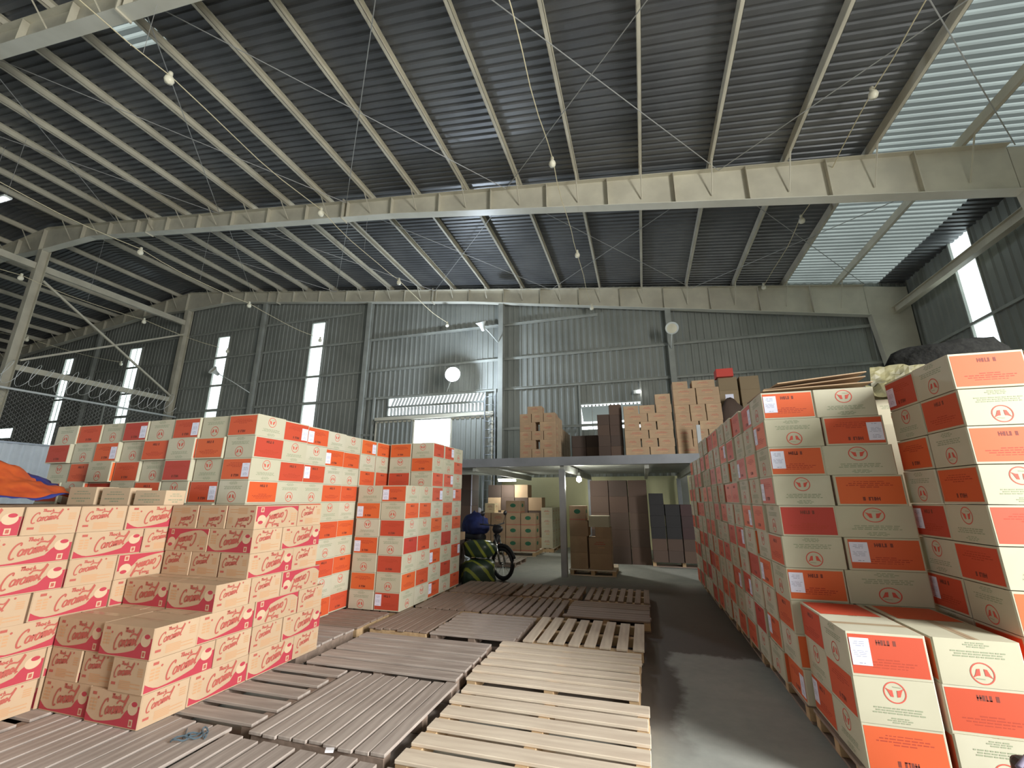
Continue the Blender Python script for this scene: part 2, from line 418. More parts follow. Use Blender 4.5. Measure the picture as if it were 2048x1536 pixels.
def side_column(y, lab):
    root = empty('side_column', (0, y, 0)); tag(root, lab, 'column', 'tapered side columns')
    zt_ = zroof(XW) - .02
    web = MB(); prof = [(7.45, 0), (7.78, 0), (7.78, zt_), (6.85, zroof(6.85) - .02), (6.85, zroof(6.85) - depth(6.85))]
    for yy in (-.006, .006): web.poly([(p[0], yy, p[1]) for p in prof][::(1 if yy < 0 else -1)], STEEL)
    web.build('web', root)
    f = MB(); f.bar((7.45, 0, 0), (6.85, 0, zroof(6.85) - depth(6.85)), .24, .014, STEEL); f.build('flange', root)
    f = MB(); f.bar((7.78, 0, 0), (7.78, 0, zt_), .24, .014, STEEL); f.build('flange', root)
side_column(YF[3], 'tapered steel column in the far right corner'); side_column(YF[2], 'tapered steel column at the right edge under the mid rafter'); side_column(YF[1], 'tapered steel column on the right wall nearest the camera')

# girts on far wall
for z, lab in ((9.25, 'topmost'), (7.93, 'second'), (6.57, 'third'), (5.42, 'fourth'), (3.95, 'fifth'), (2.7, 'lowest')):
    x1 = min(XW - .3, (8.68 - z - .9) / .133)
    x0 = XL + .3 if z < 7.5 else max(XL + .3, 2 * RX - x1)
    segs = [(x0, x1)]
    if z in (3.95, 2.7): segs = [(x0, -9.9), (-5.0, x1)]
    cuts = [(h[0], h[1]) for h in holes if h[2] < z < h[3] and h[0] > -9 and not (h[0] < -6 and h[1] > -6)]
    root = empty('wall_girt', (0, YB - .12, z)); tag(root, 'thin horizontal steel girt on the far wall, %s of six' % lab, 'girt', 'girts on the far wall')
    for a, c in segs:
        mb = MB(); mb.box(((a + c) / 2, 0, 0), (c - a, .05, .012), STEELD); mb.box(((a + c) / 2, .02, -.04), (c - a, .012, .08), STEELD); mb.build('rail', root)
for z, lab in ((7.3, 'upper'), (5.6, 'middle'), (3.9, 'lower')):
    mb = MB(); mb.box((0, (YFRONT + YB) / 2 if z > 5 else 7.6, 0), (.05, YB - YFRONT - .4 if z > 5 else 13.4, .07), STEELD)
    o = mb.build('wall_girt'); o.location = (XW - .07, 0, z); tag(o, '%s steel girt running along the right wall' % lab, 'girt', 'girts on the right wall')
mb = MB(); mb.box((0, 0, 0), (.16, YB + 2.2, .012), STEEL); mb.box((0, 0, .1), (.012, YB + 2.2, .2), STEEL); mb.box((0, 0, .2), (.16, YB + 2.2, .012), STEEL)
o = mb.build('eave_beam'); o.location = (7.5, 6.2, 6.78); tag(o, 'pale steel eave beam crossing the slit window on the right wall', 'beam')

# windows ---------------------------------------------------------------------
wn = 0
for (x0, x1, z0, z1) in holes[:4] + [holes[7]]:
    wn += 1; root = empty('window_%d' % wn, ((x0 + x1) / 2, YB - .01, z0)); root['kind'] = 'structure'
    W_, H_ = x1 - x0, z1 - z0
    p = MB(); p.poly([(-W_ / 2, .02, 0), (W_ / 2, .02, 0), (W_ / 2, .02, H_), (-W_ / 2, .02, H_)], PANE); p.build('pane', root)
    f = MB()
    for s in (-1, 1): f.box((s * W_ / 2, -.03, H_ / 2), (.05, .08, H_ + .05), STEELD)
    for zz in (0, H_): f.box((0, -.03, zz), (W_, .08, .05), STEELD)
    for zz in (5.35, 6.57, 7.93):
        if z0 < zz < z1: f.box((0, -.03, zz - z0), (W_, .05, .05), STEELD)
    if x0 < -20: f.box((0, -.02, H_ / 2), (.014, .03, H_), STEELD)
    f.build('window_frame', root)
# slit window on the right wall
wn += 1; root = empty('window_%d' % wn, (XW - .01, 12.2, 3.9)); root['kind'] = 'structure'
p = MB(); p.poly([(.02, -.36, 0), (.02, .36, 0), (.02, .36, 3.98), (.02, -.36, 3.98)], PANE); p.build('pane', root)
f = MB()
for s in (-1, 1): f.box((-.03, s * .37, 1.99), (.06, .04, 4.0), STEELD)
for zz in (0, .9, 1.7, 3.98): f.box((-.03, 0, zz), (.06, .74, .04), STEELD)
f.build('window_frame', root)
# louvred vent above the sliding door
wn += 1; root = empty('window_%d' % wn, (-7.415, YB - .02, 4.62)); root['kind'] = 'structure'
f = MB()
for zz, hh in ((.37, .07), (0, .05), (.74, .05)): f.box((0, -.02, zz), (4.12, .08, hh), WALLM)
for s in (-1, 1): f.box((s * 2.05, -.02, .37), (.05, .08, .78), WALLM)
f.build('window_frame', root)
p = MB()
for i in range(27):
    x = -1.98 + i * .15
    p.poly([(x, .03, .40), (x + .085, .06, .40), (x + .215, .06, .72), (x + .13, .03, .72)], LOUV)
    p.poly([(x, .03, .03), (x + .10, .06, .03), (x + .10, .06, .34), (x, .03, .34)], LOUV)
p.build('louvre_sheet', root)
# roller style opening behind the mezzanine cartons
wn += 1; root = empty('window_%d' % wn, (-.865, YB - .02, 3.78)); root['kind'] = 'structure'
f = MB()
for s in (-1, 1): f.box((s * 1.02, -.04, .6), (.06, .08, 1.9), STEELD)
f.box((0, -.03, .88), (2.06, .08, .05), STEELD)
for i in range(17): f.box((-1.0 + i * .125, .0, .81), (.05, .03, .07), STEELD)
f.box((-.62, 0, .42), (.025, .03, .84), STEELD)
f.build('window_frame', root)
p = MB(); p.poly([(-1.0, .55, .36), (1.0, .55, .36), (1.0, .05, .8), (-1.0, .05, .8)], TRANS); p.build('awning_sheet', root)

# sliding door
def corr_panel(mb, x0, x1, z0, z1, y, mt, pitch=.2, dep=.03):
    q = sheet_profile(x0, x1, pitch, dep)
    for (a, da), (c, dc) in zip(q[:-1], q[1:]): mb.poly([(a, y - da, z0), (c, y - dc, z0), (c, y - dc, z1), (a, y - da, z1)], mt)
root = empty('door_1', (0, 0, 0)); root['kind'] = 'structure'
for x0, x1 in ((-9.85, -8.2), (-6.65, -5.05)):
    mb = MB(); corr_panel(mb, x0, x1, .05, 4.4, YB - .17, WALLM)
    for xx in (x0, x1): mb.box((xx, YB - .17, 2.2), (.06, .05, 4.36), STEEL)
    for zz in (.06, 4.38): mb.box(((x0 + x1) / 2, YB - .17, zz), (x1 - x0, .05, .06), STEEL)
    mb.build('door_leaf', root)
mb = MB(); mb.box((-7.45, YB - .2, 4.5), (4.9, .1, .12), STEEL); mb.build('door_track', root)
root = empty('trim_1', (0, 0, 0)); root['kind'] = 'structure'
for xx in (-10.05, -4.95):
    mb = MB(); mb.box((xx, YB - .14, 2.7), (.07, .09, 5.4), STEELD); mb.build('door_post', root)

# ridge line bracing
def bar_thing(name, p0, p1, w_, h_, mt, label, cat, group=None):
    p0 = Vector(p0); p1 = Vector(p1)
    mb = MB(); mb.bar((0, 0, 0), p1 - p0, w_, h_, mt); o = mb.build(name); o.location = p0
    return tag(o, label, cat, group)
bar_thing('brace_tube', (RX + .17, 8.97, 9.3), (RX + .17, 14.3, 6.1), .07, .07, STEEL, 'diagonal brace falling from the left column toward the far wall', 'brace', 'crossed braces between the ridge columns')
bar_thing('brace_tube', (RX + .26, 8.97, 6.2), (RX + .26, 14.3, 9.2), .07, .07, STEEL, 'diagonal brace rising from the left column toward the far wall', 'brace', 'crossed braces between the ridge columns')
bar_thing('strut_beam', (RX, YF[2] + .14, 9.82), (RX, YF[3] - .14, 9.82), .13, .24, STEEL, 'upper horizontal strut beam between the two ridge columns', 'beam', 'strut beams between the ridge columns')
bar_thing('strut_beam', (RX, YF[2] + .14, 5.98), (RX, YF[3] - .14, 5.98), .12, .2, STEEL, 'lower horizontal strut beam just above the chain link fence', 'beam', 'strut beams between the ridge columns')
bar_thing('strut_beam', (RX, YF[1] + .14, 9.82), (RX, YF[2] - .14, 9.82), .13, .24, STEEL, 'upper horizontal strut beam left of the left column', 'beam', 'strut beams between the ridge columns')

# roof rods
k = 0
nodes = [-17.1, -12.3, -7.5, -2.75, 2.05, 6.9]
for bay, (ya, yb) in (('near', (YF[1], YF[2])), ('far', (YF[2], YF[3]))):
    for a, c in zip(nodes[:-1], nodes[1:]):
        k += 1
        root = empty('rod_bracing', ((a + c) / 2, (ya + yb) / 2, 0))
        root.empty_display_size = .1
        tag(root, 'thin crossed rods under the %s roof bay, %s pair from the right wall' % (bay, ORD[6 - nodes.index(a) - 1]), 'rod bracing', 'rod bracing under the roof')
        cx, cy = (a + c) / 2, (ya + yb) / 2
        for (p, q) in ((a, c), (c, a)):
            mb = MB(); mb.tube([(p - cx, ya + .1 - cy, zroof(p) - .06), (q - cx, yb - .1 - cy, zroof(q) - .06)], .009, WIRE, 5); mb.build('rod', root)

# lamp strings
SX = [(4.13, 'third from the left and rightmost', 4), (-1.28, 'over the middle of the aisle', 4), (-6.82, 'left of the lit lamp', 4), (-12.7, 'over the orange cartons', 4), (-17.75, 'near the ridge columns', 3), (-24.6, 'beyond the ridge columns', 3)]
SXL = ['rightmost sagging bulb cable hung below the roof, over the right stacks', 'bulb cable hung below the roof down the centre of the aisle',
       'bulb cable hung below the roof ending left of the lit lamp', 'bulb cable hung below the roof ending at the tallest slit window',
       'bulb cable hung below the roof ending at the second slit window', 'bulb cable hung below the roof beyond the left column']
for i, (x, _, nb) in enumerate(SX):
    root = empty('bulb_cable', (x, 0, 8.0)); tag(root, SXL[i], 'light string', 'bulb cables under the roof')
    bulbs_y = [14.2, 10.65, 7.15, 3.65, 0.15, -3.35]
    pts = []
    for a, c in zip(bulbs_y[:-1], bulbs_y[1:]):
        for t in range(6):
            u = t / 6; pts.append((0.02 * math.sin(9 * u + a), a + (c - a) * u, .08 - .10 * 4 * u * (1 - u)))
    mb = MB(); mb.tube(pts, .009, CABLE, 5); mb.build('cable', root)
    for y in bulbs_y[:4]:
        mb = MB(); mb.lathe([(.0, .06), (.03, .06), (.034, .02), (.03, -.01), (.06, -.05), (.072, -.10), (.055, -.15), (0, -.17)], (0, 0, 0), (0, 0, 1), BULB, 12)
        o = mb.build('bulb', root); o.location = (0.0, y, .08)
    for y in YF:
        if y < 14:
            mb = MB(); mb.tube([(0, y, .05), (0, y, zroof(x) - depth(x) - 8.0)], .004, WIRE, 4); mb.build('hanger', root)

# wall lamps
def dish_lamp(base, head, aim, label, lit=False, r=.2):
    root = empty('dish_lamp', base); tag(root, label, 'lamp')
    h = Vector(head) - Vector(base)
    mb = MB(); mb.tube([(0, 0, 0), h * .5 + Vector((0, 0, .03)), h], .016, LAMPW, 6); mb.build('arm', root)
    a = Vector(aim).normalized()
    mb = MB(); mb.lathe([(.03, -.22), (.07, -.20), (.085, -.10), (.10, -.02), (r, .12), (r * 1.03, .13), (r * .96, .12), (.06, 0), (0, 0)], h, a, LAMPW, 20); mb.build('reflector', root)
    mb = MB(); mb.lathe([(0, .105), (r * .5, .10), (r * .9, .08)], h, a, EMIT_LAMP if lit else BULB, 20); mb.build('lens', root)
    return root
dish_lamp((-4.82, YB - .32, 7.15), (-5.2, 13.7, 7.6), (-.15, -.5, .85), 'unlit white dish lamp on a long arm, left of the middle wall column')
dish_lamp((1.22, YB - .32, 6.3), (1.25, 13.8, 6.75), (-.1, -1, -.1), 'unlit round white lamp facing the aisle on the right wall column')
dish_lamp((-16.3, YB - .32, 6.0), (-17.9, 13.9, 6.95), (-.1, -.8, .4), 'small unlit lamp on an arm in front of the second slit window')
dish_lamp((-6.9, YB - .15, 5.43), (-6.35, 13.9, 5.85), (.25, -1, .02), 'brightly lit white lamp on the far wall above the louvred vent', True, .27)
point('lit_lamp_light', (-6.28, 13.6, 5.85), 520, .12, (.72, .84, 1.0))
# small flood light by the mezzanine opening
root = empty('flood_light', (.1, YB - .17, 4.95)); tag(root, 'small bright flood light on the wall above the mezzanine opening', 'lamp')
mb = MB(); mb.box((-.1, .07, 0), (.16, .16, .12), LAMPW); mb.build('housing', root)
mb = MB(); mb.lathe([(0, .06), (.05, .05), (.06, 0)], (.0, -.02, 0), (0, -1, 0), mat('dim_lit_lens', (1, 1, 1), .3, emit=((1, 1, 1), 6)), 14); mb.build('lens', root)

root = empty('hanging_batten', (-15.75, 5.45, 8.98)); tag(root, 'lit white batten light hanging near the left edge under the roof', 'lamp')
mb = MB(); mb.box((0, 0, .05), (1.1, .16, .05), LAMPW); mb.build('housing', root)
mb = MB(); mb.tube([(-.52, 0, .0), (.52, 0, .0)], .022, mat('batten_glow', (1, 1, 1), .3, emit=((.92, .9, 1), 10)), 8); mb.build('tube', root)
for xx in (-.45, .45):
    mb = MB(); mb.tube([(xx, 0, .07), (xx, 0, zroof(-15.75) - 8.98 + .1)], .005, WIRE, 4); mb.build('hanger', root)
# fence between the halls ------------------------------------------------------
root = empty('chain_link_fence', (RX + .55, 0, 0)); tag(root, 'chain link fence with pale top rail behind the orange cartons at left', 'fence')
mb = MB(); mb.tube([(0, -1, 5.12), (0, YB - .3, 5.12)], .04, PIPEW, 8); mb.build('top_rail', root)
for y in (0.2, 2.9, 5.9, 8.5, 11.6):
    mb = MB(); mb.tube([(0, y, 0), (0, y, 5.2)], .03, STEELD, 8); mb.build('post', root)
mb = MB(); s = .16
y0_, y1_, z0_, z1_ = 2.0, 14.3, 3.2, 5.15
def clipd(y, z, dy, L):
    pass
q = y0_ - (z1_ - z0_)
while q < y1_:
    for sg in (1, -1):
        a = (q, z0_) if sg == 1 else (q, z1_); c = (q + (z1_ - z0_), z1_) if sg == 1 else (q + (z1_ - z0_), z0_)
        t0 = max(0, (y0_ - a[0]) / (c[0] - a[0])); t1 = min(1, (y1_ - a[0]) / (c[0] - a[0]))
        if t1 > t0:
            p = lambda t: (0, a[0] + t * (c[0] - a[0]), a[1] + t * (c[1] - a[1]))
            mb.tube([p(t0), p(t1)], .004, WIRE, 3, caps=False)
    q += s
o = mb.build('wire_mesh', root); o['kind'] = 'stuff'
mb = MB(); pts = []
for i in range(34 * 14):
    t = i / 14.0; a = t * 2 * PI; rr_ = .42 + .06 * math.sin(t * 1.7); pts.append((.33 * math.cos(a), 2.0 + t * .36 + .12 * math.sin(a), 5.70 + rr_ * math.sin(a)))
mb.tube(pts, .009, PIPEW, 4); o = mb.build('razor_wire'); o.location = (RX + .55, 0, 0)
tag(o, 'loops of razor wire coiled along the top of the left fence', 'razor wire')
root = empty('sheet_partition', (RX + .62, 0, 0)); tag(root, 'pale ribbed metal sheet partition at the left edge behind the tarp', 'partition')
mb = MB(); q = sheet_profile(1.0, 14.0, .28, .06)
for (a, da), (c, dc) in zip(q[:-1], q[1:]): mb.poly([(da, a, 0), (dc, c, 0), (dc, c, 3.3), (da, a, 3.3)], WHITESHEET)
mb.build('ribbed_sheet', root)
mb = MB(); mb.box((.05, 7.5, 3.32), (.1, 13.0, .06), GALV); mb.build('cap_rail', root)

# ladder on the far wall
root = empty('wall_ladder', (-5.12, YB - .25, 0)); tag(root, 'thin steel ladder fixed upright to the far wall beside the sliding door', 'ladder')
for s in (-1, 1):
    mb = MB(); mb.box((s * .2, 0, 2.6), (.03, .03, 5.2), GALV); mb.build('rail', root)
for i in range(17):
    mb = MB(); mb.tube([(-.2, 0, .3 + i * .3), (.2, 0, .3 + i * .3)], .011, GALV, 6); mb.build('rung', root)

# mezzanine ---------------------------------------------------------------------
MZ = 2.36
root = empty('mezzanine_platform', (0, 0, 0)); tag(root, 'steel mezzanine platform with ribbed deck carrying cartons against the far wall', 'platform')
mb = MB(); mb.box((-2.45, 9.14, MZ - .09), (7.1, .012, .18), GREYST); mb.box((-2.45, 9.18, MZ - .006), (7.1, .08, .012), GREYST); mb.box((-2.45, 9.18, MZ - .176), (7.1, .08, .012), GREYST); mb.build('edge_beam', root)
mb = MB(); q = sheet_profile(9.16, 14.36, .3, -.05)
for (a, da), (c, dc) in zip(q[:-1], q[1:]): mb.poly([(-6, a, MZ - .035 + da), (1.1, a, MZ - .035 + da), (1.1, c, MZ - .035 + dc), (-6, c, MZ - .035 + dc)], STEELD)
mb.box((-2.45, (9.16 + 14.36) / 2, MZ - .008), (7.1, 14.36 - 9.16, .012), STEELD); mb.build('deck', root)
for x in (-5.9, -3.6, -1.62, .1, 1.06):
    mb = MB(); mb.box((x, 11.77, MZ - .2), (.08, 5.14, .14), STEELD); mb.build('joist', root)
for x, y in ((-1.62, 9.2), (1.04, 9.2), (-5.9, 9.2), (-1.62, 14.2), (1.04, 14.2)):
    mb = MB(); mb.box((x, y, 1.05), (.12, .12, 2.1), GALV); mb.build('post', root)
mb = MB(); mb.box((1.13, 9.2, 2.62), (.07, .07, .6), GALV); mb.build('guard_post', root)
# lit lamp under it
root = empty('ceiling_lamp', (-1.42, 10.3, 2.0)); tag(root, 'lit bare lamp hanging under the mezzanine right of its post', 'lamp')
mb = MB(); mb.lathe([(0, .09), (.03, .09), (.035, .02), (.045, .0)], (0, 0, 0), (0, 0, 1), LAMPW, 12); mb.build('socket', root)
mb = MB(); mb.lathe([(.035, .0), (.06, -.05), (.055, -.10), (0, -.13)], (0, 0, 0), (0, 0, 1), EMIT_LAMP, 14); mb.build('bulb', root)
mb = MB(); mb.tube([(0, 0, .09), (0, 0, .2)], .006, BLACK, 5); mb.build('cord', root)
point('under_lamp_light', (-1.42, 10.3, 1.82), 45, .06, (1.0, .98, .86))
root = empty('ceiling_lamp', (-4.0, 13.0, 2.0)); tag(root, 'lit lamp at the back left under the mezzanine', 'lamp')
mb = MB(); mb.box((0, 0, .08), (.6, .06, .05), LAMPW); mb.build('housing', root)
mb = MB(); mb.tube([(-.28, 0, .03), (.28, 0, .03)], .015, mat('tube_glow', (1, 1, 1), .3, emit=((.9, .96, 1), 8)), 8); mb.build('tube', root)
point('under_lamp_light_far', (-4.0, 12.9, 1.8), 40, .1, (.95, .98, .9))

# ================================================================== cartons
OC_W, OC_H = .372, .2205
def text_rows(put, cx, cy, widths, lh, gap, mt, rnd):
    y = cy
    for wd in widths:
        x = cx - wd / 2
        while x < cx + wd / 2 - .004:
            ww = min(rnd.uniform(.012, .035), cx + wd / 2 - x)
            put([(x, y - lh / 2), (x + ww, y - lh / 2), (x + ww, y + lh / 2), (x, y + lh / 2)], mt, 1)
            x += ww + .006
        y -= gap
def ring(put, cx, cy, r0, r1, mt, n=28, lvl=1):
    for i in range(n):
        a = 2 * PI * i / n; c = 2 * PI * (i + 1) / n
        put([(cx + r0 * math.cos(a), cy + r0 * math.sin(a)), (cx + r1 * math.cos(a), cy + r1 * math.sin(a)),
             (cx + r1 * math.cos(c), cy + r1 * math.sin(c)), (cx + r0 * math.cos(c), cy + r0 * math.sin(c))], mt, lvl)
def face_orange(put, W_, H_, rnd):
    m_ = .012
    put([(m_, m_), (W_ - m_, m_), (W_ - m_, H_ - m_), (m_, H_ - m_)], ORANGE, 0)
    cx = W_ / 2
    # block lettering near the top
    bx = cx - .045; by = H_ * .78; lh = .026
    for k, (dx, ww) in enumerate(((0, .006), (.012, .006), (.022, .012), (.038, .006), (.052, .010), (.078, .014))):
        put([(bx + dx, by - lh / 2), (bx + dx + ww, by - lh / 2), (bx + dx + ww, by + lh / 2), (bx + dx, by + lh / 2)], DARKINK, 1)
    put([(bx, by - .004), (bx + .022, by - .004), (bx + .022, by + .004), (bx, by + .004)], DARKINK, 1)
    put([(bx + .038, by - lh / 2), (bx + .062, by - lh / 2), (bx + .062, by - lh / 2 + .006), (bx + .038, by - lh / 2 + .006)], DARKINK, 1)
    text_rows(put, cx, H_ * .40, (.10, .25, .22), .0055, .013, DULLINK, rnd)
    text_rows(put, cx, H_ * .22, (.16,), .004, .012, DULLINK, rnd)
def face_kraft(put, W_, H_, rnd):
    cx = W_ / 2; cy = H_ * .29; r = H_ * .235
    ring(put, cx, cy, r * .89, r, REDINK)
    for s in (-1, 1):
        put([(cx + s * r * x, cy + r * y) for x, y in ((.16, .42), (.42, .38), (.62, -.12), (.80, -.40), (.44, -.22), (.20, -.20))][::s], REDINK, 1)
    put([(cx - .03 * 1, cy - r * .5), (cx + .03 * .2, cy - r * .55), (cx + .03 * .2, cy - r * .48), (cx - .03, cy - r * .43)], GREENINK, 1)
    text_rows(put, cx, H_ * .93, (.085, .11, .08), .0048, .0095, GREENINK, rnd)
    text_rows(put, cx, H_ * .74, (.23, .20, .215), .0055, .0115, GREENINK, rnd)
# --- crimson lettering strokes
def arc(cx, cy, rx, ry, a0, a1, n=10):
    return [(cx + rx * math.cos(R(a0 + (a1 - a0) * i / n)), cy + ry * math.sin(R(a0 + (a1 - a0) * i / n))) for i in range(n + 1)]
def stroke(put, pts, w_, mt, lvl=1):
    P = [Vector((x, y)) for x, y in pts]; n_ = len(P); Lf = []; Rt = []
    for i in range(n_):
        t = (P[min(i + 1, n_ - 1)] - P[max(i - 1, 0)])
        if t.length < 1e-7: t = Vector((1, 0))
        t.normalize(); nn_ = Vector((-t.y, t.x)) * w_ / 2; Lf.append(P[i] + nn_); Rt.append(P[i] - nn_)
    for i in range(n_ - 1):
        put([tuple(Rt[i]), tuple(Rt[i + 1]), tuple(Lf[i + 1]), tuple(Lf[i])], mt, lvl + .35 * (i % 5))
def script_caramel():
    S = []
    S.append([(1.15, 1.25)] + arc(.85, 1.32, .22, .22, -20, 140, 6) + arc(.75, .62, .62, .88, 100, 300, 14))            # C
    x = 1.62; S.append(arc(x, .36, .30, .36, 60, 400, 12) + [(x + .33, .7), (x + .32, .15), (x + .46, .02)])            # a
    x = 2.25; S.append([(x - .08, .35), (x, .7), (x + .1, .55), (x + .05, .0)]); S.append([(x + .06, .35), (x + .2, .66), (x + .36, .62)])  # r
    x = 3.0; S.append(arc(x, .36, .30, .36, 60, 400, 12) + [(x + .33, .7), (x + .32, .15), (x + .46, .02)])             # a
    x = 3.55
    S.append([(x, .7), (x, 0), (x, .4)] + arc(x + .17, .5, .17, .2, 180, 0, 5) + [(x + .34, 0), (x + .34, .4)] + arc(x + .51, .5, .17, .2, 180, 0, 5) + [(x + .68, .1), (x + .8, .02)])  # m
    x = 4.6; S.append([(x - .22, .25), (x + .1, .36)] + arc(x, .42, .22, .30, 10, 300, 10) + [(x + .32, .14)])           # e
    x = 5.3; S.append([(x - .35, .2), (x + .1, .9), (x + .32, 1.7), (x + .16, 1.85), (x + .0, 1.4), (x - .04, .3), (x + .1, 0), (x + .3, .15)])  # l
    S.append([(3.4, 1.0), (3.75, 1.3), (4.3, 1.28), (4.9, 1.15), (5.3, 1.35)])                                        # flourish
    return S
def script_thach():
    S = []
    S.append([(0, 1.0), (.8, 1.05)]); S.append([(.4, 1.02), (.3, 0)])
    S.append([(.8, 1.15), (.72, 0), (.78, .4), (1.0, .55), (1.1, .35), (1.08, 0)])
    S.append(arc(1.5, .27, .22, .27, 60, 400, 8) + [(1.74, .5), (1.76, 0)])
    S.append(arc(2.25, .27, .22, .27, 50, 310, 8))
    S.append([(2.75, 1.15), (2.68, 0), (2.74, .4), (2.96, .55), (3.06, .35), (3.05, 0)])
    return S
def put_script(put, strokes, ox, oy, sx, sy, shear, rise, w_, mt):
    for S in strokes:
        stroke(put, [(ox + x * sx + y * shear * sy, oy + y * sy + x * sx * rise) for x, y in S], w_, mt, 2)
def face_long(put, W_, H_, rnd):
    m_ = .006
    # crimson swoosh along the bottom and up the right-hand end
    n_ = 16; lo = [(m_ + (W_ - 2 * m_) * i / n_, m_) for i in range(n_ + 1)]
    def top(u):
        if u < .2: return .30 - .22 * math.sin(u / .2 * PI / 2)
        if u < .7: return .08 + .20 * ((u - .2) / .5) ** 1.8
        if u < .78: return .28 + (u - .7) / .08 * .30
        return .58 + (u - .78) / .22 * .10
    hi = [(m_ + (W_ - 2 * m_) * i / n_, max(m_, top(i / n_) * H_)) for i in range(n_ + 1)]
    for i in range(n_): put([lo[i], lo[i + 1], hi[i + 1], hi[i]], CRED, 0)
    # cup: cream disc with crimson dessert and small square
    cx, cy = W_ * .865, H_ * .60
    put([(cx + H_ * .23 * math.cos(2 * PI * i / 20), cy + H_ * .20 * math.sin(2 * PI * i / 20)) for i in range(20)], CCREAM, 1)
    put([(cx + .01 + H_ * .13 * math.cos(2 * PI * i / 16), cy + H_ * .12 + H_ * .075 * math.sin(2 * PI * i / 16)) for i in range(16)], CRED, 2)
    put([(W_ * .835, H_ * .07), (W_ * .905, H_ * .07), (W_ * .905, H_ * .28), (W_ * .835, H_ * .28)], CCREAM, 1)
    put([(W_ * .85, H_ * .11), (W_ * .89, H_ * .11), (W_ * .89, H_ * .24), (W_ * .85, H_ * .24)], CREDL, 2)
    put_script(put, script_caramel(), W_ * .27, H_ * .28, W_ * .078, H_ * .30, .25, .12, .0108, CREDL)
    put_script(put, script_thach(), W_ * .45, H_ * .80, W_ * .055, H_ * .12, .15, .0, .0078, CREDL)
    put([(W_ * .08, H_ * .82), (W_ * .155, H_ * .82), (W_ * .155, H_ * .91), (W_ * .08, H_ * .91)], CREDL, 1)
    put([(W_ * .205 + .008 * math.cos(i), H_ * .75 + .008 * math.sin(i)) for i in range(6)], CREDL, 1)
    for j in range(4):
        for i in range(2): put([(W_ * (.06 + i * .07), H_ * (.36 + j * .1)), (W_ * (.115 + i * .07), H_ * (.36 + j * .1)), (W_ * (.115 + i * .07), H_ * (.42 + j * .1)), (W_ * (.06 + i * .07), H_ * (.42 + j * .1))], CBROWN, 1)
def face_short(put, W_, H_, rnd):
    put_script(put, script_caramel(), W_ * .10, H_ * .46, W_ * .088, H_ * .21, .25, .10, .0078, CREDL)
    put_script(put, script_thach(), W_ * .28, H_ * .82, W_ * .065, H_ * .09, .15, .0, .0062, CREDL)
    put([(W_ * .74 + .007 * math.cos(i), H_ * .9 + .007 * math.sin(i)) for i in range(6)], CREDL, 1)
    put([(W_ * .08, H_ * .20), (W_ * .20, H_ * .20), (W_ * .20, H_ * .28), (W_ * .08, H_ * .28)], CREDL, 1)
    for j in range(5): put([(W_ * .30, H_ * (.10 + j * .055)), (W_ * (.62 + .28 * (j % 2)), H_ * (.10 + j * .055)), (W_ * (.62 + .28 * (j % 2)), H_ * (.135 + j * .055)), (W_ * .30, H_ * (.135 + j * .055))], CBROWN, 1)
    for j in range(4): put([(W_ * .78, H_ * (.52 + j * .07)), (W_ * .92, H_ * (.52 + j * .07)), (W_ * .92, H_ * (.56 + j * .07)), (W_ * .78, H_ * (.56 + j * .07))], CBROWN, 1)
def face_lines(put, W_, H_, rnd):     # generic brown / red text on plain cartons
    text_rows(put, W_ * .5, H_ * .72, (W_ * .35, W_ * .5), H_ * .05, H_ * .12, CREDL, rnd)
    text_rows(put, W_ * .55, H_ * .38, (W_ * .3,), H_ * .07, H_ * .1, CBROWN, rnd)
def face_green(put, W_, H_, rnd):
    text_rows(put, W_ * .5, H_ * .75, (W_ * .4, W_ * .6), H_ * .05, H_ * .14, GREENINK, rnd)
    text_rows(put, W_ * .5, H_ * .35, (W_ * .7, W_ * .3), H_ * .07, H_ * .15, GREENINK, rnd)
def face_oval(put, W_, H_, rnd):
    cx, cy = W_ * .5, H_ * .62
    put([(cx + W_ * .2 * math.cos(2 * PI * i / 18), cy + H_ * .16 * math.sin(2 * PI * i / 18)) for i in range(18)], mat('green_ink', (.03, .13, .07), .8), 1)
    put([(0, 0.02), (W_, 0.02), (W_, .035), (0, .035)], CREDL, 1)
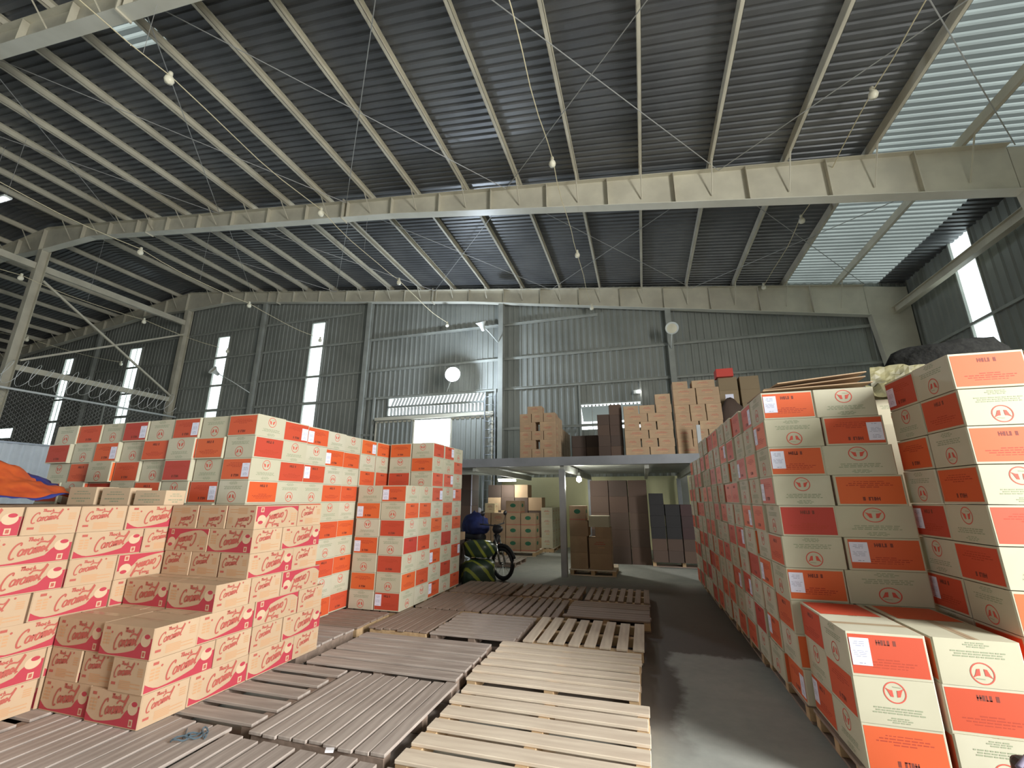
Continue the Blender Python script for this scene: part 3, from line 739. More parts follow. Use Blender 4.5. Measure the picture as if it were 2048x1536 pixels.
def carton_mesh(name, W_, D_, H_, board, faces, seed, top_tape=TAPE, top_print=False):
    """faces: dict side -> (fn, flip); origin at the bottom centre"""
    rnd = random.Random(seed); mb = MB(); g = .0022
    bulge = [rnd.uniform(0, .004) for _ in range(4)]
    # body with small chamfered vertical edges
    c = .006; x, y = W_ / 2, D_ / 2
    ringp = [(-x + c, -y), (x - c, -y), (x, -y + c), (x, y - c), (x - c, y), (-x + c, y), (-x, y - c), (-x, -y + c)]
    k = len(mb.v)
    for z in (0, H_): mb.v += [(p[0], p[1], z) for p in ringp]
    for i in range(8):
        mb.f.append([k + i, k + (i + 1) % 8, k + 8 + (i + 1) % 8, k + 8 + i]); mb.mi.append(mb.m(board)); mb.sm.append(False)
    mb.f.append([k + i for i in range(8)][::-1]); mb.mi.append(mb.m(board)); mb.sm.append(False)
    mb.f.append([k + 8 + i for i in range(8)]); mb.mi.append(mb.m(board)); mb.sm.append(False)
    # tape along the top seam and the seam itself
    mb.poly([(-x, -.024, H_ + .0006), (x, -.024, H_ + .0006), (x, .024, H_ + .0006), (-x, .024, H_ + .0006)], top_tape)
    mb.poly([(-x, -.0012, H_ + .0009), (x, -.0012, H_ + .0009), (x, .0012, H_ + .0009), (-x, .0012, H_ + .0009)], DARKINK)
    if top_print: mb.poly([(-x + .015, -y + .015, H_ + .0012), (x - .015, -y + .015, H_ + .0012), (x - .015, y - .03, H_ + .0012), (-x + .015, y - .03, H_ + .0012)], ORANGE)
    fr = {'-y': (Vector((-x, -y, 0)), Vector((1, 0, 0)), Vector((0, -1, 0)), W_), '+y': (Vector((x, y, 0)), Vector((-1, 0, 0)), Vector((0, 1, 0)), W_),
          '+x': (Vector((x, -y, 0)), Vector((0, 1, 0)), Vector((1, 0, 0)), D_), '-x': (Vector((-x, y, 0)), Vector((0, -1, 0)), Vector((-1, 0, 0)), D_)}
    for side, (fn, flip) in faces.items():
        o, u, nrm, L_ = fr[side]
        def put(pts, mt, lvl, o=o, u=u, nrm=nrm, L_=L_, flip=flip):
            off = .0006 + .0004 * lvl; P = []
            for a, e in pts:
                if flip: a, e = L_ - a, H_ - e
                P.append(tuple(o + u * a + Vector((0, 0, e)) + nrm * off))
            mb.poly(P, mt)
        fn(put, L_, H_, rnd)
    return mb.mesh(name)
OM = {}
for fl in (False, True):
    for v in range(2):
        OM[(fl, v)] = carton_mesh('orange_carton', OC_W, OC_W, OC_H - .0015, KRAFT,
            {'-y': (face_orange, fl), '+y': (face_orange, fl), '+x': (face_kraft, fl), '-x': (face_kraft, fl)}, 10 + v)
CL, CS, CH = .468, .308, .188
CM = {fl: carton_mesh('caramel_carton', CL, CS, CH - .0015, CKRAFT, {'-y': (face_long, fl), '+y': (face_long, fl), '+x': (face_short, fl), '-x': (face_short, fl)}, 5) for fl in (False, True)}
OTOP = carton_mesh('orange_carton_printed_top', OC_W, OC_W, OC_H - .0015, KRAFT, {'-y': (face_orange, False), '+y': (face_orange, False), '+x': (face_kraft, False), '-x': (face_kraft, False)}, 13, top_print=True)
# paper label (child part): a sheet on the -y face at left or right
def label_mesh():
    mb = MB(); w_, h_ = .092, .135
    mb.box((0, 0, 0), (w_, .0012, h_), PAPER)
    rnd = random.Random(3)
    def put(pts, mt, l): mb.poly([(p[0], -.0014, p[1]) for p in pts], mt)
    text_rows(put, 0, h_ * .36, (.05, .06, .04), .003, .010, GREYINK, rnd)
    text_rows(put, 0, h_ * .02, (.07, .065, .07, .05), .0025, .009, GREYINK, rnd)
    text_rows(put, 0, -h_ * .42, (.03,), .004, .01, GREYINK, rnd)
    return mb.mesh('paper_label')
LM = label_mesh()
rnd = random.Random(11)
ocount = 0
def orange_carton(x, y, z, show, label, rz=0.0, flip=False, sticker=None, group='orange and kraft cartons', stick_flip=False, jit=.004):
    """show 'O'/'K': which print faces -y before rz; sticker: 'L'/'R' on the orange face towards (-y if O) """
    rot = rz + (0 if show == 'O' else PI / 2)
    o = link('orange_print_carton', OM[(flip, rnd.randint(0, 1))])
    o.location = (x + rnd.uniform(-jit, jit), y + rnd.uniform(-jit, jit), z); o.rotation_euler = (0, 0, rot + rnd.uniform(-.008, .008))
    tag(o, label, 'carton', group)
    return o
def add_label(o, side, lr, upside=False):
    """paper sheet on the carton's own orange side '-y' or '+y'"""
    s = 1 if side == '-y' else -1
    p = link('paper_label', LM, o)
    off = OC_W / 2 - .012 - .046 - .004
    p.location = ((-off if lr == 'L' else off) * s, s * -(OC_W / 2 + .0022), OC_H * (.55 if not upside else .45))
    p.rotation_euler = (0, PI if upside else 0, 0 if s == 1 else PI)

def carton_run(x0, y0, z0, ux, uy, ncol, nrow, pat, place, corner_word, outward, labs={}, flips={}, skip=lambda r, c: False, drift=None, colw=.38, rowh=.2213, face_rz=0.0, group=None, colword='from the near corner', sides=None):
    """a face of stacked cartons. (x0,y0): centre of the first column; (ux,uy): step per column;
    pat(r,c) -> 'O'/'K' shown on the visible face, whose outward normal is at angle face_rz from -y; r counts from the top row (1)."""
    for c in range(ncol):
        for r in range(1, nrow + 1):
            if skip(r, c): continue
            p = pat(r, c); fl = flips.get((r, c))
            if fl is None: fl = rnd.random() < .45
            z = z0 + (nrow - r) * rowh
            dx, dy = drift(c, r) if drift else (0, 0)
            lab = '%s-faced carton, %s row from top, %s %s, %s' % ('orange' if p == 'O' else 'kraft', ORD[r], ORD[c + 1], colword, place)
            o = orange_carton(x0 + ux * c + dx, y0 + uy * c + dy, z, p, lab, face_rz, fl, group=group or place)
            if (r, c) in labs and p == 'O':
                add_label(o, '-y', labs[(r, c)], fl)
            if sides and p == 'K' and (r, c) in sides:   # orange side seen on the adjoining face
                add_label(o, sides[(r, c)][0], sides[(r, c)][1], fl)
PZ = .127

# ---- right stack, left face (faces -x). face_rz: visible face normal -x -> rotate -y normal by -90deg
H2 = .2213
def patR(r, c):
    k = 'K' if ((c + 1) // 2) % 2 == 0 else 'O'
    return k if r % 2 == 1 else ('O' if k == 'K' else 'K')
flR = {(1, 0): False, (2, 0): False, (3, 0): False, (4, 0): True, (5, 0): False, (6, 0): False, (7, 0): False, (8, 0): False}
lblR = {(2, 0): 'L', (4, 0): 'L', (1, 1): 'R', (3, 2): 'L', (8, 4): 'R', (7, 1): 'L', (9, 1): 'L', (6, 3): 'R', (10, 0): 'R', (5, 2): 'R', (8, 3): 'R', (2, 4): 'R'}
def driftR(c, r): return (-.012 * c + .004 * (10 - r) * 0 + (.012 if (r * 7 + c * 3) % 5 == 0 else 0), 0)
XR = .965
carton_run(XR + .19, 3.87 + .19, PZ, 0, .383, 13, 10, patR, 'long right stack', '', None, labs=lblR, flips=flR, drift=driftR, face_rz=-PI / 2, group='cartons of the long right stack',
           skip=lambda r, c: (r == 1 and c >= 9) or (r == 2 and c >= 12), sides={(1, 0): ('-y', 'L'), (3, 0): ('-y', 'L'), (7, 0): ('-y', 'L')}, colword='column back')
for o_ in list(C.objects):     # even rows: corner carton a little wider than the odd ones
    if o_.get('group') == 'cartons of the long right stack' and abs(o_.location.y - 4.06) < .05:
        r_ = 10 - round((o_.location.z - PZ) / H2)
        if r_ % 2 == 0:
            showK = abs(math.sin(o_.rotation_euler.z)) < .5      # unrotated mesh: kraft faces +-x
            if showK: o_.scale = (1.06, 1, 1)
            else: o_.scale = (1, 1.06, 1)
            o_.location.x += .012
# second column of its near face (faces -y)
f2 = {1: ('K', True, None), 2: ('O', True, 'R'), 3: ('K', True, None), 4: ('O', True, None), 5: ('K', True, None), 6: ('O', False, 'L'), 7: ('K', False, None), 8: ('O', False, None), 9: ('K', False, None), 10: ('O', False, None)}
for r, (p, fl, st) in f2.items():
    o = orange_carton(XR + .19 + (.408 if r % 2 else .418), 3.87 + .19, PZ + (10 - r) * H2, p, '%s-faced carton, %s row down, inner column of the right stack front face' % ('orange' if p == 'O' else 'kraft', ORD[r]), 0, fl, group='cartons of the long right stack')
    if st: add_label(o, '-y', st, fl)
    x0_ = XR + (.377 if r % 2 else .412); x1_ = 1.75 + .085 * min(1, (r - 1) / 4); sw = (x1_ - x0_) / OC_W
    o.location.x = (x0_ + x1_) / 2; o.scale = (sw if p == 'O' else 1, sw if p == 'K' else 1, 1)
# ---- near right stack (faces -x and -y), corner at (1.86, 3.2)
H3 = .2245
def patR0(r, c): return ('K' if (r + c) % 2 == 1 else 'O')
carton_run(1.86 + .19, 3.2 + .19, PZ, 0, .385, 2, 10, patR0, 'shaded side of near right stack', '', None, labs={(1, 1): 'L', (5, 1): 'L', (7, 1): 'L'}, flips={(2, 0): False, (3, 0): False, (4, 0): True, (1, 0): False, (2, 1): True, (5, 0): True, (6, 0): True},
           face_rz=-PI / 2, rowh=H3, group='cartons of the near right stack', colword='column back')
for c in range(1, 4):
    for r in range(1, 11):
        p = 'O' if (r + c) % 2 == 1 else 'K'
        fl = (r in (2, 5, 6))
        o = orange_carton(1.86 + .19 + c * .385, 3.2 + .19, PZ + (10 - r) * H3, p, '%s-faced carton, %s row down, %s column right on near right stack front' % ('orange' if p == 'O' else 'kraft', ORD[r], ORD[c + 1]), 0, fl, group='cartons of the near right stack')
        if c == 1 and r == 1: pass
        if p == 'O' and (r, c) in ((2, 1),): add_label(o, '-y', 'L', fl)
# ---- low front stack
RFH = .2205
low = {(1, 0): ('O', False, 'L'), (1, 1): ('K', False, None), (2, 0): ('K', True, None), (2, 1): ('O', False, None), (3, 0): ('O', True, None), (3, 1): ('K', False, None)}
for (r, c), (p, fl, st) in low.items():
    o = orange_carton(1.02 + .19 + c * .40, 3.115 + .19, PZ + (3 - r) * RFH, p, '%s-faced carton, %s layer down, %s side of the low front stack' % ('orange' if p == 'O' else 'kraft', ORD[r], 'left' if c == 0 else 'right'), .0, fl, group='cartons of the low front stack')
    if st: add_label(o, '-y', st, fl)
for r, p, fl, st in ((1, 'O', False, None), (2, 'K', True, None), (3, 'O', False, 'L')):
    o = orange_carton(1.02 + .19, 3.115 + .19 + .375, PZ + (3 - r) * RFH, p, '%s side carton behind the low front stack corner, %s layer down' % ('orange' if p == 'O' else 'kraft', ORD[r]), -PI / 2, fl, group='cartons of the low front stack', jit=.002)
    if r == 1: o.data = OTOP; o['label'] = 'carton with orange printed top at the back left of the low front stack'
    if st: add_label(o, '-y', st, fl)
for r in (1, 2, 3):
    o = orange_carton(1.02 + .19 + .40, 3.115 + .19 + .375, PZ + (3 - r) * RFH, 'K' if r == 1 else 'O', 'carton at the back right of the low front stack, %s layer down' % ORD[r], 0, False, group='cartons of the low front stack', jit=.002)
    if r == 1: o.data = OTOP; o['label'] = 'carton with orange printed top at the back right of the low front stack'

# ---- left big stack
def patL(r, c): return 'O' if (r + c) % 2 == 1 else 'K'
LX, LY = -3.70, 3.42
flL = {(1, 0): True, (2, 0): False, (3, 0): True, (4, 0): False, (1, 1): False, (2, 1): False, (3, 1): True, (4, 1): True, (1, 2): True, (2, 2): True, (2, 3): False, (3, 2): True}
labL = {(3, 0): 'R', (1, 2): 'R', (4, 1): 'R', (2, 5): 'R', (1, 4): 'R', (4, 5): 'L'}
carton_run(LX - .19, LY + .19, PZ, -.385, 0, 8, 10, patL, 'front of left orange stack', '', None, labs=labL, flips=flL, face_rz=0, group='cartons of the left orange stack', drift=lambda c, r: (0, (0 if c == 0 else rnd.uniform(-.035, .03))),
           skip=lambda r, c: r > 5, colword='column from its corner')
def patLS(r, c):
    k = 'K' if ((c + 1) // 2) % 2 == 0 else 'O'
    return k if r % 2 == 1 else ('O' if k == 'K' else 'K')
labLS = {(1, 1): 'R', (1, 2): 'L', (2, 3): 'L', (3, 2): 'L', (1, 4): 'R', (1, 5): 'R', (3, 4): 'L', (4, 0): 'L', (5, 2): 'R'}
carton_run(LX - .19, LY + .19 + .39, PZ, 0, .39, 7, 10, lambda r, c: patLS(r, c + 1), 'aisle side of left stack', '', None, labs={(r, c - 1): v for (r, c), v in labLS.items() if c > 0}, flips={(r, c): (r % 4 in (1, 2)) for r in range(1, 11) for c in range(7)},
           face_rz=PI / 2, group='cartons of the left orange stack', colword='column behind corner', drift=lambda c, r: (-.036 * min(c + 1, 4), 0))
mb = MB()
for c in range(1, 8): mb.box((LX - .19 - .385 * c, LY + .2, PZ + 2.5 * H2), (.375, .37, 5 * H2 - .01), KRAFT)
mb.box((LX - .19, LY + .2, PZ + 2.5 * H2), (.37, .35, 5 * H2 - .01), KRAFT)
tag(mb.build('hidden_cartons'), 'lower cartons of the left orange stack hidden behind the tan cartons', 'carton', kind='stuff')

# ---- second left stack: low rows project, top three rows set back
SXc, SY = -3.04, 5.31
l2 = {4: 'KO', 5: 'OK', 6: 'KO', 7: 'OK', 8: 'KO', 9: 'OK', 10: 'KO'}
lf = {4: (True, True), 5: (True, False), 6: (True, True), 7: (True, False), 8: (False, True), 9: (True, False), 10: (False, False)}
ls = {(4, 1): 'R', (5, 0): 'R', (7, 0): 'R', (10, 1): 'L'}
for r in range(4, 11):
    for c in (0, 1):
        p = l2[r][c]; x = SXc - .19 - .380 * (1 - c)
        o = orange_carton(x, SY + .19, PZ + (10 - r) * H2, p, '%s-faced carton, %s row down, %s column on second left stack front' % ('orange' if p == 'O' else 'kraft', ORD[r], 'left' if c == 0 else 'right'), 0, lf[r][c], group='cartons of the second left stack')
        if (r, c) in ls: add_label(o, '-y', {'R': 'R', 'L': 'L'}[ls[(r, c)]] if not lf[r][c] else {'R': 'L', 'L': 'R'}[ls[(r, c)]], lf[r][c])
for r in (1, 2, 3):
    for c in (0, 1):
        p = {1: 'OK', 2: 'KO', 3: 'OK'}[r][c]
        orange_carton(SXc - .19 - .383 * (1 - c), SY + .19 + .74, PZ + (10 - r) * H2, p, '%s-faced carton, %s row down, %s of the set back top' % ('orange' if p == 'O' else 'kraft', ORD[r], 'left' if c == 0 else 'right'), 0, r != 3, group='cartons of the second left stack')
ls2 = {(4, 2): 'R', (4, 4): 'L', (8, 2): 'L', (10, 2): 'L', (1, 3): 'R', (2, 3): 'L', (3, 3): 'R', (8, 4): 'R'}
for c in range(1, 5):
    for r in range(1, 11):
        if r <= 3 and c <= 2: continue
        if r <= 3: p = 'O' if (r + c) % 2 == 0 else 'K'
        else: p = 'K' if (r + c) % 2 == 1 else 'O'
        fl = rnd.random() < .4
        o = orange_carton(SXc - .19 - (.004 * c), SY + .19 + .385 * c, PZ + (10 - r) * H2, p, '%s-faced carton, %s row down, %s column back on second left stack side' % ('orange' if p == 'O' else 'kraft', ORD[r], ORD[c + 1]), PI / 2, fl, group='cartons of the second left stack')
        if p == 'O' and (r, c) in ls2: add_label(o, '-y', ls2[(r, c)], fl)

# ================================================================== tan "caramel" cartons
CG = 'tan cartons with crimson lettering'
def caramel(x, y, z, long_axis, label, rz=0.0, flip=False, jit=.004):
    o = link('caramel_carton', CM[flip]); o.location = (x + rnd.uniform(-jit, jit), y + rnd.uniform(-jit, jit), z)
    o.rotation_euler = (0, 0, rz + (0 if long_axis == 'x' else PI / 2) + rnd.uniform(-.008, .008)); tag(o, label, 'carton', CG)
    return o
YN = 2.31
def crow_side(r_from_bottom, y0, seq, face_x, place, seqflip, colfrom=1):
    """cartons whose visible +x face runs along y from y0; 'L' long side seen, 'S' short side seen"""
    y = y0
    for i, s in enumerate(seq):
        wd = CL if s == 'L' else CS; dp = CS if s == 'L' else CL
        caramel(face_x - dp / 2, y + wd / 2, PZ + r_from_bottom * CH, 'y' if s == 'L' else 'x',
                'tan carton, %s side out, %s layer up, %s along the %s' % ('banded' if s == 'L' else 'narrow', ORD[r_from_bottom + 1], ORD[colfrom + i], place), 0, seqflip[i] if i < len(seqflip) else False)
        y += wd + .008
XA = -3.08
# aisle side, bottom three rows reach the near corner
crow_side(0, YN, 'SLLS', XA, 'aisle side', [False] * 4)
crow_side(1, YN, 'LSSL', XA, 'aisle side', [False] * 4)
crow_side(2, YN, 'SLLS', XA, 'aisle side', [False, False, True, False])
crow_side(3, 2.71, 'SSL', XA, 'aisle side', [False, False, True])
crow_side(4, 2.97, 'LS', XA, 'aisle side', [False, False])
crow_side(5, 2.97, 'SL', XA, 'aisle side', [False, False])
crow_side(6, 2.97, 'LS', XA, 'aisle side', [True, False])
# near end (faces -y): second and further cartons across
def crow_end(r, y0, seq, x_right, place, flips, start=1):
    x = x_right
    for i, s in enumerate(seq):
        wd = CL if s == 'L' else CS; dp = CS if s == 'L' else CL
        caramel(x - wd / 2, y0 + dp / 2, PZ + r * CH, 'x' if s == 'L' else 'y', 'tan carton, %s end out, %s layer up, %s across the %s' % ('banded' if s == 'L' else 'narrow', ORD[r + 1], ORD[start + i], place), 0, flips[i] if i < len(flips) else False)
        x -= wd + .008
crow_end(0, YN + .02, 'L', XA - CL - .008, 'near end', [False], 2)
crow_end(1, YN + .02, 'SS', XA - CS - .008, 'near end', [False, False], 2)
crow_end(2, YN + .02, 'L', XA - CL - .008, 'near end', [False], 2)
crow_end(2, YN + .02 + .316, 'SS', XA - CS - .008, 'second line', [False, False], 2)
crow_end(3, 2.71 + .01, 'L', XA - CL - .008, 'upper step', [False], 2)
# upper shaded face (y = 2.97): layers 5, 6, 7
crow_end(4, 2.97, 'SS', XA - CS - .008, 'upper shaded face', [False, False], 2)
crow_end(5, 2.97, 'L', XA - CL - .008, 'upper shaded face', [True], 2)
crow_end(6, 2.97, 'SS', XA - CS - .008, 'upper shaded face', [True, True], 2)
# left block, +x face at x = -4.05 running toward the camera from y = 2.96
XB = -4.04
def crow_back(r, y_end, seq, flips):
    y = y_end
    for i, s in enumerate(seq):
        wd = CL if s == 'L' else CS; dp = CS if s == 'L' else CL
        caramel(XB - dp / 2, y - wd / 2, PZ + r * CH, 'y' if s == 'L' else 'x', 'tan carton, %s side out, %s layer up, %s from right on left block' % ('banded' if s == 'L' else 'narrow', ORD[r + 1], ORD[i + 1]), 0, flips[i] if i < len(flips) else False)
        y -= wd + .008
crow_back(6, 3.10, 'LSSLLL', [False]); crow_back(5, 3.10, 'SLLSLL', [False]); crow_back(4, 3.10, 'LSLSLS', [True, False, False])
crow_back(3, 3.10, 'LLSLSL', [False]); crow_back(2, 3.10, 'SSLSLL', [False]); crow_back(1, 3.10, 'SLLLSS', [False]); crow_back(0, 3.10, 'LSSLLS', [False])
# tops behind: second line of the left block and of the aisle block so that the top layer is closed
for i, (x, y) in enumerate([(XB - .49 - .25, 2.94 - .33 * j) for j in range(6)] + [(XB - .49 - .74, 2.94 - .33 * j) for j in range(6)]):
    for r in (6,):
        caramel(x, y - .02, PZ + r * CH, 'x', 'tan carton on top of the left block, %s place behind its front line' % ORD[i + 1], 0, False, jit=.002)
mb = MB(); mb.box((XB - .49 - .5, 2.0, PZ + 3 * CH), (.96, 2.1, 6 * CH - .004), CKRAFT)
tag(mb.build('hidden_cartons'), 'inner tan cartons hidden inside the left pile', 'carton', kind='stuff')

# ================================================================== pallets
def pallet(x0, x1, y0, y1, ax, nb, wd_mat, label, z=0.0, rz=0.0, group='wooden pallets laid over the floor', cover=.78, seed=0, under=False):
    """deck boards run along ax ('x' or 'y'); height .125"""
    rd = random.Random(seed * 7 + nb)
    root = empty('wooden_pallet', ((x0 + x1) / 2, (y0 + y1) / 2, z), rz); tag(root, label, 'pallet', group)
    LX_, LY_ = x1 - x0, y1 - y0
    run, across = (LX_, LY_) if ax == 'x' else (LY_, LX_)
    q = 0 if ax == 'x' else PI / 2
    bw = across * cover / nb; step = (across - bw) / (nb - 1)
    def add(name, c, d, m_=wd_mat, r=0):
        mb = MB(); mb.box((0, 0, 0), d, m_)
        me = mb.mesh(name); o = link(name, me, root); cx, cy = c[0], c[1]
        if ax == 'y': cx, cy = -c[1], c[0]
        o.location = (cx, cy, c[2]); o.rotation_euler = (0, 0, q + r)
        bv = o.modifiers.new('bevel', 'BEVEL'); bv.width = .003; bv.segments = 1
        return o
    for i in range(nb):
        yy = -across / 2 + bw / 2 + i * step
        add('deck_board', (rd.uniform(-.012, .012), yy + rd.uniform(-.004, .004), .114 + rd.uniform(-.0015, .0015)), (run - rd.uniform(0, .03), bw * rd.uniform(.94, 1.0), .020), r=rd.uniform(-.006, .006))
    for i in (-1, 0, 1):
        add('stringer', (i * (run / 2 - .05), 0, .0615), (.075, across - .02, .083), W_BROWN if wd_mat is W_GREY else W_EDGE)
    for i in (-1, 0, 1):
        add('bottom_board', (0, i * (across / 2 - .07), .010), (run - .02, .10, .018))
    return root
P = [
 (-1.42, -.06, 2.50, 3.56, 'x', 6, W_PALE, 'pale pallet nearest the camera at the bottom centre', .76),
 (-1.47, -.12, 3.65, 4.63, 'x', 6, W_PALE, 'pale pallet second from the camera beside the dirt strip', .76),
 (-2.43, -1.48, 2.52, 3.53, 'y', 9, W_GREY, 'grey pallet with close boards pointing down the aisle, left of the pale one', .90),
 (-2.96, -1.52, 3.60, 4.50, 'x', 5, W_GREY, 'grey pallet with wide boards across, behind the close boarded one', .82),
 (-3.85, -2.47, 2.58, 3.52, 'x', 5, W_GREY, 'grey pallet sticking out under the aisle side of the tan cartons', .70),
 (-3.84, -2.56, 1.50, 2.53, 'y', 9, W_GREY, 'grey pallet at the bottom left below the tan cartons', .90),
 (-5.05, -3.88, 1.50, 2.53, 'x', 6, W_GREY, 'grey pallet at the left edge under the left tan block', .74),
 (-5.20, -3.88, 2.56, 3.56, 'x', 6, W_GREY, 'pallet hidden under the left tan block', .74),
 (-2.52, -1.47, 1.45, 2.46, 'y', 8, W_GREY, 'grey pallet with rounded boards at the bottom edge left of centre', .86),
 (-1.42, -.10, 1.42, 2.44, 'x', 6, W_GREY, 'pallet under the camera below the pale one', .74),
 (-1.28, -.10, 4.70, 5.64, 'y', 8, W_PALE, 'pale pallet with dark gaps between lengthwise boards, right of centre', .74),
 (-2.30, -1.34, 4.66, 5.56, 'x', 8, W_GREY, 'greyish pallet with narrow gaps, left of the gapped pale one', .80),
 (-3.04, -2.33, 4.66, 5.60, 'y', 8, W_BROWN, 'brown pallet with close boards in front of the second left stack', .95),
 (-4.00, -3.14, 3.70, 4.56, 'x', 5, W_GREY, 'pale edged pallet beside the aisle side of the tan cartons', .86),
 (-4.00, -3.14, 4.60, 5.27, 'x', 5, W_BROWN, 'brown pallet tucked at the foot of the second left stack', .86),
 (-1.05, -.02, 5.76, 6.62, 'x', 8, W_BROWN, 'dark brown close boarded pallet at the aisle edge', .95),
 (-2.08, -1.10, 5.64, 6.62, 'y', 9, W_BROWN, 'dark brown pallet with slanting looking boards in the middle distance', .80),
 (-3.02, -2.12, 5.66, 6.62, 'y', 9, W_BROWN, 'dark pallet beside the aisle side of the second left stack', .90),
 (-.92, -.03, 6.72, 7.66, 'y', 8, W_BROWN, 'farthest right pallet with wide dark gaps before the mezzanine', .72),
 (-1.98, -1.00, 6.72, 7.66, 'y', 7, W_BROWN, 'farthest middle pallet with dark gaps before the mezzanine', .76),
 (-3.00, -2.04, 6.70, 7.62, 'y', 8, W_BROWN, 'farthest left pallet beside the green striped sacks', .84),
]
for i, p in enumerate(P): pallet(p[0], p[1], p[2], p[3], p[4], p[5], p[6], p[7], cover=p[8], seed=i)
# pallets that carry the stacks
for i, (x0, x1, y0, y1, lab) in enumerate([
    (1.00, 1.82, 3.16, 3.86, 'pallet under the low front stack of orange cartons'),
    (.98, 1.80, 3.90, 4.95, 'pallet under the near end of the long right stack'), (.95, 1.72, 5.00, 6.05, 'second pallet back under the long right stack'),
    (.93, 1.68, 6.10, 7.15, 'third pallet back under the long right stack'), (.90, 1.66, 7.20, 8.25, 'fourth pallet back under the long right stack'),
    (.88, 1.64, 8.30, 9.08, 'farthest pallet under the long right stack'),
    (1.88, 3.40, 3.22, 4.20, 'pallet under the near right stack'),
    (-5.2, -4.05, 3.60, 4.60, 'pallet under the corner of the left orange stack'), (-6.8, -5.25, 3.44, 4.2, 'pallet under the far end of the left orange stack'),
    (-4.75, -4.02, 4.65, 6.2, 'pallet under the aisle side of the left orange stack'),
    (-3.84, -3.10, 5.33, 6.2, 'pallet under the front of the second left stack'), (-3.84, -3.08, 6.25, 7.2, 'pallet under the back of the second left stack')]):
    pallet(x0, x1, y0, y1, 'y', 6, W_BROWN, lab, group='pallets under the carton stacks', seed=40 + i)

# ================================================================== cartons on and under the mezzanine
PMESH = {}
def plain(x, y, z, w_, d_, h_, board, label, face=None, rz=0, group=None, flip=False, name='brown_carton'):
    key = (w_, d_, h_, board.name, face.__name__ if face else '', flip)
    if key not in PMESH:
        PMESH[key] = carton_mesh(name, w_ - .006, d_ - .006, h_ - .002, board, {s: (face, flip) for s in ('-y', '+x', '-x')} if face else {}, 3)
    o = link(name, PMESH[key]); o.location = (x + rnd.uniform(-.003, .003), y + rnd.uniform(-.003, .003), z); o.rotation_euler = (0, 0, rz + rnd.uniform(-.01, .01))
    return tag(o, label, 'carton', group)
def grid(x0, y0, z0, nx, ny, nz, w_, d_, h_, board, place, face=None, skip=lambda i, j, k: False, stagger=0):
    for k in range(nz):
        for j in range(ny):
            for i in range(nx):
                if skip(i, j, k): continue
                row = nz - k
                lab = 'brown carton, %s row from top, %s from left, %s' % (ORD[row], ORD[i + 1], place)
                if ny > 1: lab = 'brown carton, %s row down, %s from left, %s line, %s' % (ORD[row], ORD[i + 1], ORD[j + 1], place)
                plain(x0 + w_ * (i + .5) + (stagger if k % 2 else 0), y0 + d_ * (j + .5), z0 + k * h_, w_, d_, h_, board, lab, face, group='cartons, ' + place, flip=(k % 3 == 1))
Z = MZ
for k in range(5):
    lay = ((0, .27), (.275, .27), (.55, .27)) if k % 2 == 0 else ((0, .36), (.46, .36))
    for i, (dx, w_) in enumerate(lay):
        plain(-2.58 + dx + w_ / 2, 9.5, Z + k * .2, w_, .36, .2, BKRAFT, 'tan carton, layer %s, %s from left, front of the mezzanine left stack' % (ORD[k + 1], ORD[i + 1]), face_lines, group='cartons, mezzanine left stack', flip=bool(k % 2))
plain(-2.24, 9.5, Z + 1.0, .34, .3, .17, BKRAFT, 'single brown carton topping the mezzanine left stack', face_lines, group='cartons, mezzanine left stack')
for j in range(5):
    for k in range(5 - (j > 1)):
        plain(-1.93 + .0 * j, 9.5 + .38 * (j + 1), Z + k * .2, .27, .36, .2, BKRAFT, 'brown carton with sunlit side, layer %s, %s behind mezzanine left stack corner' % (ORD[k + 1], ORD[j + 1]), None, group='cartons, mezzanine left stack')
grid(-1.50, 9.9, Z, 2, 1, 2, .33, .4, .27, DKRAFT, 'dark low stack on mezzanine')
grid(-.86, 9.45, Z, 1, 1, 4, .26, .4, .23, DKRAFT, 'dark stack mid mezzanine')
grid(-.60, 9.45, Z, 1, 1, 5, .26, .4, .225, DKRAFT, 'tall dark stack mid mezzanine')
def st(i, j, k): return False
for k in range(6):
    z = Z + k * .175
    if k % 2 == 0:
        for i in range(2): plain(-.30 + .49 * (i + .5), 9.5, z, .48, .34, .175, BKRAFT, 'tan carton, wide side out, layer %s, %s on mezzanine middle stack' % (ORD[k + 1], 'left' if i == 0 else 'right'), face_lines, group='cartons, mezzanine middle stack')
    else:
        for i in range(3): plain(-.30 + .33 * (i + .5), 9.5, z, .315, .34, .175, BKRAFT, 'tan carton, narrow side out, layer %s, %s of three on mezzanine middle stack' % (ORD[k + 1], ('left', 'centre', 'right')[i]), face_lines, group='cartons, mezzanine middle stack')
plain(.52, 9.5, Z + 6 * .175, .31, .34, .22, BKRAFT, 'tan carton standing on the right of mezzanine middle stack', face_lines, group='cartons, mezzanine middle stack')
